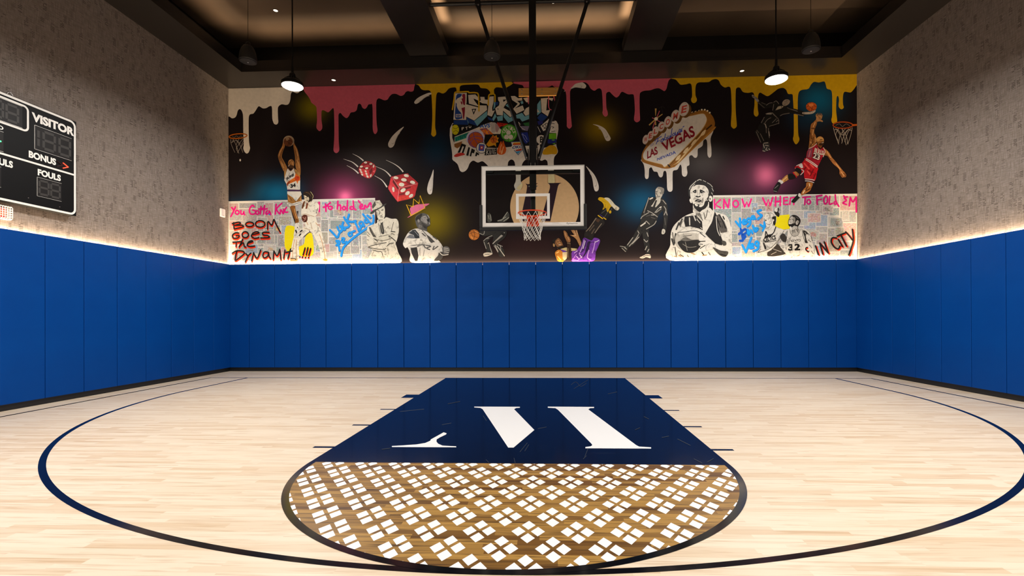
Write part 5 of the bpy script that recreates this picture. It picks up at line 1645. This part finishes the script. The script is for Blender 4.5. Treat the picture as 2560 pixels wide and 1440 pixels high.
def faller(A):
    A.at(1360, 470, 7.385)
    A.P('#241e1a', '742,925 760,780 822,730 890,640 962,545 1102,600 1112,670 1040,740 922,860 902,965 840,970', True); A.S('#8a7a68', 14, '780,800 850,720 960,560', '940,830 1000,740 1060,660'); A.S('#5a4c40', 22, '840,790 920,690', '880,840 930,760'); A.P('#4a3424', '970,560 1040,590 1000,640 940,600')
    A.P('#171615', '988,505 1080,400 1180,330 1255,345 1330,415 1262,440 1230,490 1135,595 1090,580 1000,540'); A.S(GREY, 9, '1060,470 1160,390', '1180,440 1120,530', '1250,380 1210,460'); A.S('#e0b41c', 18, '1000,510 1080,568', '1100,550 1142,580'); A.S('#4a3090', 8, '1030,490 1110,545')
    A.B('#d8ac10', '998,200 1030,172 1120,192 1190,240 1252,330 1222,360 1182,440 1160,430 1142,372 1080,402 1102,330 1072,268 1005,222'); A.B('#ded4b8', '1110,190 1190,185 1260,250 1310,310 1388,372 1342,418 1250,340 1190,260'); A.E('#d8ac10', 1220, 445, 22, 28); A.S('#b08808', 8, '1060,230 1140,270', '1130,300 1140,360', '1180,330 1170,410')
    A.B('#7a5232', '150,990 192,942 262,925 312,970 352,1060 332,1112 250,1122 222,1060'); A.B('#1e1712', '148,990 190,940 262,925 220,960 200,1010 215,1060 260,1090 340,1060 345,1100 300,1130 240,1110 180,1040'); A.B('#a87648', '225,990 270,960 310,1010 330,1060 270,1060'); A.S('#2a1c12', 10, '240,1000 270,990', '290,980 310,1000', '280,1040 310,1030'); A.S('#e8ddd0', 8, '275,1050 305,1042'); A.B('#b08858', '165,1030 195,1040 195,1085 170,1075')
    A.P('#c47c28', '205,1190 280,1140 352,1200 362,1355 262,1355 225,1290', True); A.S('#f0c070', 18, '230,1200 270,1180', '250,1260 310,1330'); A.P('#c9b884', '300,1130 400,1100 610,1120 600,1160 420,1170'); A.P('#6a3c9c', '300,1130 400,1160 420,1200 350,1190'); A.P('#d8c49a', '340,1190 430,1180 420,1300 380,1340 345,1300')
    A.P('#7438a8', '742,922 872,972 930,920 1032,962 1000,1080 955,1180 950,1250 890,1356 520,1356 515,1180 602,1150 690,1010', True); A.P('#46206c', '690,1000 740,930 800,960 780,1060 720,1180 660,1200'); A.P('#2a1440', '800,1000 860,980 830,1120 760,1240 700,1310 760,1180'); A.S('#c89ae0', 16, '740,960 700,1100 650,1220', '830,1150 800,1280 860,1330', '940,990 920,1100 890,1200', '560,1200 620,1160', '600,1260 650,1320'); A.S('#e8dcf0', 12, '760,980 720,1120', '660,1240 700,1290', '950,1000 1010,970'); A.P('#c060c8', '520,1300 640,1340 700,1356 520,1356'); A.S('#b878d0', 14, '540,1310 600,1220', '620,1340 700,1260'); A.S('#301848', 8, '870,1000 930,1010', '620,1160 690,1200')
    A.B('#a06c40', '360,800 385,792 425,835 440,880 482,930 482,1000 430,1005 400,950 372,880'); A.S('#d8a878', 10, '385,830 410,900', '440,910 460,960'); A.P('#38241a', '425,1005 490,1005 498,1100 512,1330 440,1340 425,1150'); A.S('#8a7050', 12, '445,1120 440,1280', '430,1020 485,1030'); A.B('#b08050', '482,872 552,865 500,785 545,742 572,790 600,755 622,830 645,900 682,1005 662,1075 600,960 545,905'); A.S('#e0b890', 9, '560,800 580,870', '520,885 590,880', '600,790 615,850')


def kicker(A):
    A.at(1530, 440, 6.545)
    D = '#262421'; L = '#a8a296'
    A.P(D, '600,345 700,350 760,370 812,362 862,400 902,462 912,660 885,880 832,890 842,700 830,565 762,640 722,760 690,805 602,840 490,935 440,1020 350,1130 262,1180 235,1250 180,1220 118,1150 222,1150 330,1010 430,830 460,770 482,620 540,480')
    A.P(D, '490,925 600,870 600,1000 622,1275 562,1285 512,1080')
    A.P('#cbc4b4', '635,500 722,368 800,352 812,400 722,515'); A.P('#2a2825', '665,505 712,395 735,400 700,520'); A.S(INK, 14, '715,370 650,470', '800,370 790,440 720,520')
    A.B('#c4bcac', '710,232 760,180 842,205 848,260 825,310 800,352 735,365 712,330'); A.B('#8f897e', '735,200 780,180 845,205 848,270 822,310 800,280 790,230'); A.S('#3a3733', 9, '718,262 745,258', '722,290 745,325', '730,345 780,335', '785,270 795,300')
    A.S(L, 13, '600,360 560,480 520,600', '580,570 660,610 740,670', '600,600 500,660 470,700', '830,400 880,460', '850,500 880,560 850,640', '880,580 900,640', '760,530 700,600', '800,540 720,600', '700,640 640,640', '560,740 480,820', '570,750 610,790', '720,740 680,800 560,870', '420,900 440,940', '340,1010 250,1130', '430,960 380,1040 280,1150', '440,1000 330,1110', '570,930 590,990', '520,1040 560,1080 580,1060', '570,1150 540,1210', '600,1200 580,1240'); A.S('#d8d0c2', 22, '540,770 470,820', '620,380 660,360', '800,510 780,520'); A.S(L, 9, '130,1150 190,1160 240,1200', '160,1180 220,1240', '210,1160 215,1190')
    A.S('#55514b', 14, '640,680 700,700', '560,660 620,640', '540,560 520,640', '860,690 870,800'); A.B('#cbc4b4', '822,872 862,880 868,920 845,952 808,945'); A.S(INK, 7, '830,900 845,930')
    A.B('#cbc0b0', '450,1335 520,1300 560,1280 622,1290 625,1345 560,1330 500,1350'); A.S('#4a4038', 8, '500,1330 560,1300 620,1310')


def bigplayer(A):
    A.at(1660, 430, 6.263)
    A.P('#d8d2c4', '310,700 452,640 560,600 702,560 772,620 850,640 962,680 1022,780 1062,1000 1052,1250 1052,1382 92,1382 98,1140 105,960 162,830', True)
    A.P('#d8d2c4', '450,520 702,470 705,600 562,650 450,630'); A.at(1700, 440, 8.19)
    A.B('#1f1c1a', '168,390 158,310 182,232 240,150 320,90 390,66 470,82 560,128 640,188 686,280 682,335 650,392 600,404 575,340 560,250 500,190 430,170 380,185 320,180 260,220 210,290 202,400 190,430')
    A.P('#dcd6c8', '205,310 255,225 330,188 420,186 500,202 552,250 578,300 584,400 564,520 542,600 480,680 400,722 330,680 280,612 250,540 214,450', True); A.E('#dcd6c8', 620, 468, 40, 62); A.B('#dcd6c8', '190,495 212,465 242,540 222,558 202,535')
    A.S('#c9c3b5', 15, '190,275 215,215 270,160 325,108', '350,98 395,76 432,88'); A.S('#bdb7aa', 12, '470,96 525,122', '556,142 620,182 660,232', '652,256 680,312', '640,345 664,380', '230,240 300,170'); A.S('#1f1c1a', 14, '340,170 420,150 500,170', '280,210 330,175', '520,170 570,240')
    A.B('#24211e', '252,330 290,294 328,284 328,346 292,352 272,338'); A.B('#24211e', '400,288 432,284 512,332 482,338 442,358 408,340'); A.S('#dcd6c8', 6, '290,322 305,330', '440,325 470,335'); A.B('#b3ada0', '366,205 402,200 400,250 360,262'); A.S('#8d877c', 10, '345,300 350,345', '355,350 350,395', '215,345 240,350', '540,300 560,340', '440,385 460,395')
    A.B('#2a2724', '312,428 340,405 370,420 412,404 416,426 370,442'); A.B('#1f1c1a', '294,522 340,482 382,478 432,502 442,522 392,538 350,528'); A.S('#dcd6c8', 7, '350,505 400,500'); A.S('#5c574f', 9, '310,560 360,552 420,556')
    A.B('#1f1c1a', '270,590 290,568 312,612 352,580 400,592 382,622 422,640 480,600 510,520 562,515 570,580 520,662 450,702 400,740 340,702 290,652'); A.B('#dcd6c8', '318,612 350,590 366,606 340,625'); A.B('#8d877c', '442,480 472,445 476,520 452,562 430,540'); A.B('#3a3732', '572,350 592,420 576,502 542,472 572,420'); A.B('#24211e', '598,460 626,466 612,492')
    A.at(1660, 430, 6.263)
    A.P('#1e1b1a', '310,770 322,700 402,690 500,680 592,780 602,912 540,885 402,852 332,862'); A.P('#1e1b1a', '640,965 740,800 792,620 832,700 842,830 872,960 925,1110 900,1150 800,1122 690,1020'); A.S('#d8d2c4', 24, '772,600 742,760 690,860 630,965'); A.S('#d8d2c4', 10, '812,700 830,900 870,1000'); A.S('#c8c2b4', 18, '395,720 400,830', '460,680 490,760'); A.S('#c8c2b4', 10, '510,740 560,800', '570,870 590,890')
    A.P('#55504a', '820,680 860,660 942,780 985,890 985,940 885,955 850,880'); A.S(INK, 18, '860,670 900,740 960,880', '920,700 940,740', '830,730 880,860'); A.P('#8a857a', '500,650 560,640 600,760 560,720'); A.S('#5c574f', 12, '560,660 600,760', '620,640 640,740', '680,600 650,720', '500,660 520,740')
    A.S('#3a3733', 24, '230,800 190,900', '280,740 240,830', '120,1050 150,1140', '180,970 160,1120'); A.S('#5c574f', 14, '130,950 150,1080', '280,780 250,860', '170,1180 190,1320')
    A.E('#bdb6a8', 390, 1060, 222, 188); A.B('#dcd6c8', '200,990 300,900 440,880 560,920 620,1000 480,960 320,960'); A.B('#6a655c', '250,1080 330,1020 430,1060 540,1060 480,1110 330,1110'); A.B('#23201e', '210,1115 270,1075 340,1085 540,1070 560,1180 450,1262 310,1245'); A.S('#8f897d', 8, '290,1130 380,1180 500,1170', '330,1100 360,1230'); A.S('#3a3733', 9, '210,950 330,940 480,920 600,960', '300,1010 430,990')
    A.P('#e0dacd', '545,965 620,990 705,1060 800,1130 940,1190 1030,1245 960,1330 860,1260 760,1182 700,1220 560,1250 540,1200 620,1160 545,1150 550,1110 640,1090 550,1070', True); A.S('#24211e', 12, '560,955 640,1020', '550,1090 640,1085', '550,1130 600,1135', '560,1200 640,1150'); A.B('#4a463f', '760,1180 880,1230 1000,1250 960,1330 860,1300'); A.S(INK, 16, '880,1290 960,1310', '590,1260 620,1300'); A.B('#4a463f', '900,1080 960,1090 970,1140 920,1150'); A.S('#b08a5a', 14, '230,1310 300,1320', '600,1310 660,1300', '420,1270 480,1290', '160,1320 200,1330'); A.S('#3a3733', 9, '250,1290 300,1330', '360,1300 380,1330', '690,1260 720,1300')


def duo1(A):
    A.at(1820, 480, 8)
    W = '#d6d0c3'
    A.P(W, '720,760 790,690 902,680 1002,720 1110,770 1010,900 960,1050 902,1150 700,1230 560,1280 600,1180 660,1100 640,980', True)
    A.at(1900, 520, 6.3)
    A.B('#dad4c8', '68,142 96,84 165,52 222,84 256,150 244,240 196,250 180,300 110,300 88,258 76,200'); A.B('#1f1d1b', '190,142 240,130 250,158 238,262 208,262 202,222 222,190 192,182'); A.B('#dad4c8', '190,185 215,180 205,215 188,210'); A.S('#5c574f', 6, '84,190 100,196', '98,130 125,122', '90,245 130,262 175,245', '110,90 160,80 205,100', '140,120 170,110', '175,150 165,200 180,240', '75,200 70,222'); A.S('#99938a', 5, '120,70 180,66', '180,80 225,120', '100,170 130,180', '140,200 150,230', '120,300 150,340 180,300'); A.B('#3a3733', '78,190 92,184 96,204 82,206')
    A.at(1820, 480, 8)
    A.B('#24211e', '920,400 1000,320 1015,360 1000,400 1025,440 1010,500 960,470'); A.E('#dad4c8', 960, 360, 34, 42)
    A.S(INK, 20, '750,790 740,870', '760,800 790,870 850,860 910,810 950,700'); A.B(INK, '730,890 790,860 890,840 860,880 740,920'); A.T(INK, 'CELTICS', '720,1010 960,950 940,860 700,920', .05); A.S(INK, 12, '700,950 730,1080', '740,1010 860,990 960,970')
    A.B('#2a2622', '690,1010 760,1100 740,1170'); A.B('#3a332c', '800,1180 940,1040 1010,1060 1100,1180 1140,1240 980,1280 860,1290 780,1270'); A.S('#b0a595', 12, '860,1250 960,1200', '900,1140 1060,1200'); A.P(W, '720,1160 860,1090 1000,940 1110,770 1180,760 1080,920 960,1060 860,1160 720,1240 560,1290'); A.S('#4a463f', 11, '1110,780 1000,960 860,1110 720,1180 600,1210', '1060,900 960,1050', '590,1210 650,1140'); A.P(W, '1010,1030 1100,1000 1150,1090 1130,1180 1050,1120'); A.S('#5c574f', 8, '1060,1080 1120,1080', '1070,1110 1120,1110')
    A.B('#35312c', '1030,890 1100,830 1160,900 1150,1000 1080,980')


def duo2(A):
    A.at(1960, 480, 8)
    W = '#d6d0c3'
    A.P(W, '55,770 132,740 200,720 330,720 402,735 470,780 512,830 545,960 582,1100 600,1330 610,1345 10,1345 40,1010', True)
    A.at(1900, 520, 6.3)
    A.B('#1f1d1b', '438,250 444,190 480,130 530,110 592,133 634,190 622,252 582,302 540,278 500,302 458,292'); A.B('#b5afa4', '450,196 488,134 522,150 512,200 516,236 480,262 448,240'); A.B('#8d877c', '520,150 550,160 545,230 515,240'); A.S('#1f1d1b', 8, '458,190 482,182', '500,175 530,195', '452,228 480,226', '446,250 480,262 510,250'); A.B('#d6d0c3', '446,232 470,225 474,248 452,256'); A.B('#b5afa4', '558,222 588,194 606,220 582,266 562,256'); A.S('#3a3733', 6, '575,215 590,225 578,245'); A.S('#77726a', 6, '560,140 600,170', '600,200 615,230')
    A.P('#b0aa9e', '468,332 520,302 572,288 602,322 612,382 582,430 522,446 482,402', True); A.S('#3a3733', 9, '500,370 520,350 510,400', '590,300 585,360 600,385', '535,340 545,390', '560,330 570,350'); A.S('#6a655c', 7, '462,330 476,400 522,448 584,434 616,385 632,330'); A.S('#d6d0c3', 6, '530,310 525,350')
    A.at(1960, 480, 8)
    A.B(W, '110,705 130,690 150,745 115,780'); A.B('#2a2724', '370,790 400,770 485,840 430,860 445,960 470,1020 420,1010 405,900'); A.S('#55504a', 12, '480,960 530,1000', '500,1060 550,1120', '420,780 500,860', '530,880 560,980', '540,1180 580,1240'); A.S('#c8c2b4', 9, '410,810 440,850'); A.S('#3a3733', 10, '60,780 40,980', '20,1060 40,1150', '350,740 380,900 420,1020', '70,950 60,1020')
    A.S('#55504a', 10, '90,1000 110,950 140,990', '150,960 150,990 185,985 190,950', '205,960 240,990', '250,950 220,975', '275,980 270,950 300,950', '310,945 320,980 295,985', '90,935 130,925', '160,1030 260,1010'); A.T(INK, '32', '75,1178 318,1170 320,1032 75,1045', .05); A.P(W, '160,1020 205,1020 205,1195 160,1195')
    A.S(RED, 24, '470,1128 440,1150 446,1178 480,1205'); A.S(INK, 24, '462,1108 430,1122 432,1160 478,1192'); A.S('#b8863a', 12, '260,1280 300,1270', '370,1300 410,1290', '130,1310 160,1300')


def flyer(A):
    A.at(1860, 220, 8)
    D = '#1c1a19'; L = '#857c72'
    A.P(D, '250,270 300,255 422,320 570,292 640,265 702,330 760,360 840,380 1000,420 1110,450 1195,482 1190,565 1000,525 900,505 800,530 720,580 702,640 690,722 630,725 540,765 515,790 525,900 500,1095 400,1095 350,1115 280,1010 205,885 262,830 300,740 420,560 480,500 560,480 600,430 540,400 402,412 330,370', True)
    A.B('#a39a90', '152,150 178,142 205,170 240,185 295,255 262,285 200,215 165,195')
    A.B('#9c8d7c', '760,300 795,250 840,232 890,240 915,275 890,325 825,362 772,352'); A.S('#5c5044', 7, '800,280 850,270', '820,310 870,300', '790,330 830,340', '840,250 890,270'); A.P('#b3a690', '620,452 672,375 745,362 790,372 745,412'); A.S(D, 10, '740,350 745,400')
    A.S(L, 12, '440,350 500,310 560,300', '590,290 640,265 690,320', '590,330 570,450', '430,520 540,500 600,550 680,620', '440,530 540,530', '560,500 640,580', '720,560 780,530 900,510', '920,425 1060,470', '1010,525 1180,560', '340,700 400,590', '400,720 460,640 530,600', '390,720 430,760 440,900', '480,810 500,1000', '500,770 600,740 690,710', '640,680 680,640', '240,880 330,1090', '320,920 390,1060', '560,700 640,620', '690,640 690,720'); A.S('#b0a698', 20, '460,520 540,520', '420,730 440,800', '490,880 500,960'); A.S('#5a534c', 16, '350,300 420,330', '280,300 400,400', '250,850 290,900', '860,400 940,440')
    A.B('#3a3836', '375,1110 420,1080 490,1085 512,1180 505,1240 440,1275 370,1270 365,1180'); A.S('#c8bfb0', 14, '390,1110 470,1100', '420,1150 480,1160', '450,1200 430,1240 470,1250', '370,1260 410,1270', '380,1130 400,1200', '490,1220 510,1240')
    A.at(1920, 250, 5.333)
    A.B('#b4aa9e', '455,170 520,165 570,160 620,140 628,155 590,185 520,195 460,190'); A.S('#7a7064', 5, '540,160 560,175', '575,150 590,170')


def ball(A):
    A.at(1920, 250, 5.333)
    A.E('#c0561c', 574, 93, 72, 60); A.S('#5a2810', 6, '505,100 570,70 645,95', '560,35 590,90 570,152', '520,60 580,120 620,140'); A.B('#e08040', '540,60 590,50 600,80 550,90')


def leaper(A):
    A.at(1920, 250, 5.333)
    A.P('#b98858', '632,285 640,240 632,215 642,185 655,215 660,172 675,210 690,170 692,215 712,178 708,225 726,195 712,250 700,262 726,280 722,296 690,288 652,292', True)
    A.P('#9c6634', '568,335 600,300 632,270 650,290 640,340 618,390 612,440 632,480 640,560 600,620 542,655 548,540 555,440', True); A.S('#d8a870', 10, '625,300 600,360', '600,400 590,470', '560,560 590,600', '630,500 632,560'); A.S('#5a3416', 12, '575,380 620,385', '560,440 575,520', '600,500 590,560', '555,620 600,560')
    A.P('#a86c3a', '735,650 800,690 850,770 895,820 990,940 1010,960 1038,1000 1030,1030 1000,1032 985,1035 950,990 942,925 862,850 790,755 745,730', True); A.S('#d8a870', 9, '780,690 830,770', '900,850 960,930', '970,960 1010,1010'); A.S('#5a3416', 8, '760,720 830,790', '960,990 990,1025', '1000,980 1030,1010')
    A.E('#a06a38', 690, 545, 52, 58); A.B('#c89858', '640,520 690,490 735,520 725,560 690,540 660,560'); A.B('#38200f', '690,580 735,560 735,600 700,610 670,590'); A.S('#38200f', 8, '690,530 720,535', '700,560 725,560', '645,560 660,590'); A.S('#eadcc8', 6, '712,575 735,570'); A.P('#7a4a22', '645,590 690,610 720,610 700,650 660,620')
    A.P('#a4182c', '540,655 600,625 642,590 670,650 700,660 728,630 752,690 720,770 660,890 500,782 515,690'); A.P('#8a4458', '530,660 590,640 575,770 510,770'); A.S('#d8c8c0', 9, '540,650 600,622 642,585', '735,640 755,690 730,760'); A.S('#d8707c', 10, '560,680 540,760', '660,640 690,690')
    A.T('#cfc4bc', 'BULLS', '605,720 740,740 738,680 620,640', .06); A.T(INK, '23', '585,780 680,815 700,735 600,690', .1); A.T('#d8d0c8', '23', '590,775 676,808 694,740 604,698', .03)
    A.P('#c21822', '480,800 500,782 652,890 650,960 612,1085 490,1062 470,940 440,1000 355,925 370,880 440,850', True); A.S('#f05048', 20, '560,860 600,900', '520,950 560,1000', '480,850 540,920'); A.S('#7a0c14', 16, '600,930 560,1010', '500,900 470,940', '630,980 600,1050'); A.S('#e4dcd4', 10, '505,785 580,830 655,885', '498,800 570,845 648,900'); A.S('#e4dcd4', 10, '490,1055 550,1060 612,1072', '492,1080 550,1085 605,1105'); A.S(INK, 9, '492,1068 550,1073 608,1088'); A.S('#e4dcd4', 9, '375,880 440,850', '360,915 470,945 430,1000'); A.P('#e4dcd4', '400,880 450,850 465,905 440,915')
    A.B(INK, '352,930 385,905 440,935 430,990 375,975'); A.P('#b87840', '325,965 365,955 415,990 395,1020 345,1005'); A.S('#c21822', 14, '330,970 375,1030'); A.B(INK, '255,1010 290,985 345,1000 365,1040 300,1062 262,1050'); A.P('#c48a4a', '165,1080 250,1000 262,1050 270,1062 195,1105', True); A.S('#f0c890', 8, '190,1080 245,1030'); A.B('#d8d2c8', '130,1085 155,1065 200,1095 180,1120 145,1118'); A.B('#1d1c1b', '65,1200 80,1160 130,1095 165,1125 140,1185 115,1228 75,1232'); A.S('#8a8680', 7, '85,1180 130,1140', '70,1215 110,1225')
    A.P('#b06a30', '512,1100 590,1112 570,1180 545,1220 450,1272 430,1258 470,1190 500,1160', True); A.S('#f0d0a0', 14, '545,1120 550,1150', '480,1210 460,1245'); A.S('#4a2408', 12, '555,1185 500,1215', '520,1160 500,1200'); A.B('#d8d2c8', '395,1260 420,1248 440,1280 415,1300'); A.B('#171615', '308,1350 380,1270 400,1250 395,1285 418,1300 400,1320 350,1370 320,1368')


for nm, fn, lab in (('painted_player', dunker, 'player in white and orange lifting a ball overhead'), ('painted_man', jumpsuit, 'man in a white flared jumpsuit'), ('painted_man', hatman, 'grey man in a hat with folded arms'),
                    ('painted_crown', crown, None), ('painted_player', shouter, 'grey player shouting upwards'), ('painted_player', dribbler, 'dark player with an orange ball'), ('painted_player', faller, 'player in purple falling with his feet up'),
                    ('painted_man', kicker, 'man in a dark suit kicking one leg'), ('painted_player', bigplayer, 'large black and white player holding a ball'), ('painted_player', duo1, 'white haired black and white player'), ('painted_player', duo2, 'black and white player with number 32'),
                    ('painted_man', flyer, 'man in a dark suit leaping sideways'), ('painted_ball', ball, None), ('painted_player', leaper, 'player in red leaping with one arm up')):
    fig(nm, fn, 85, label=lab, wash=.62 if nm != 'painted_crown' else .1)
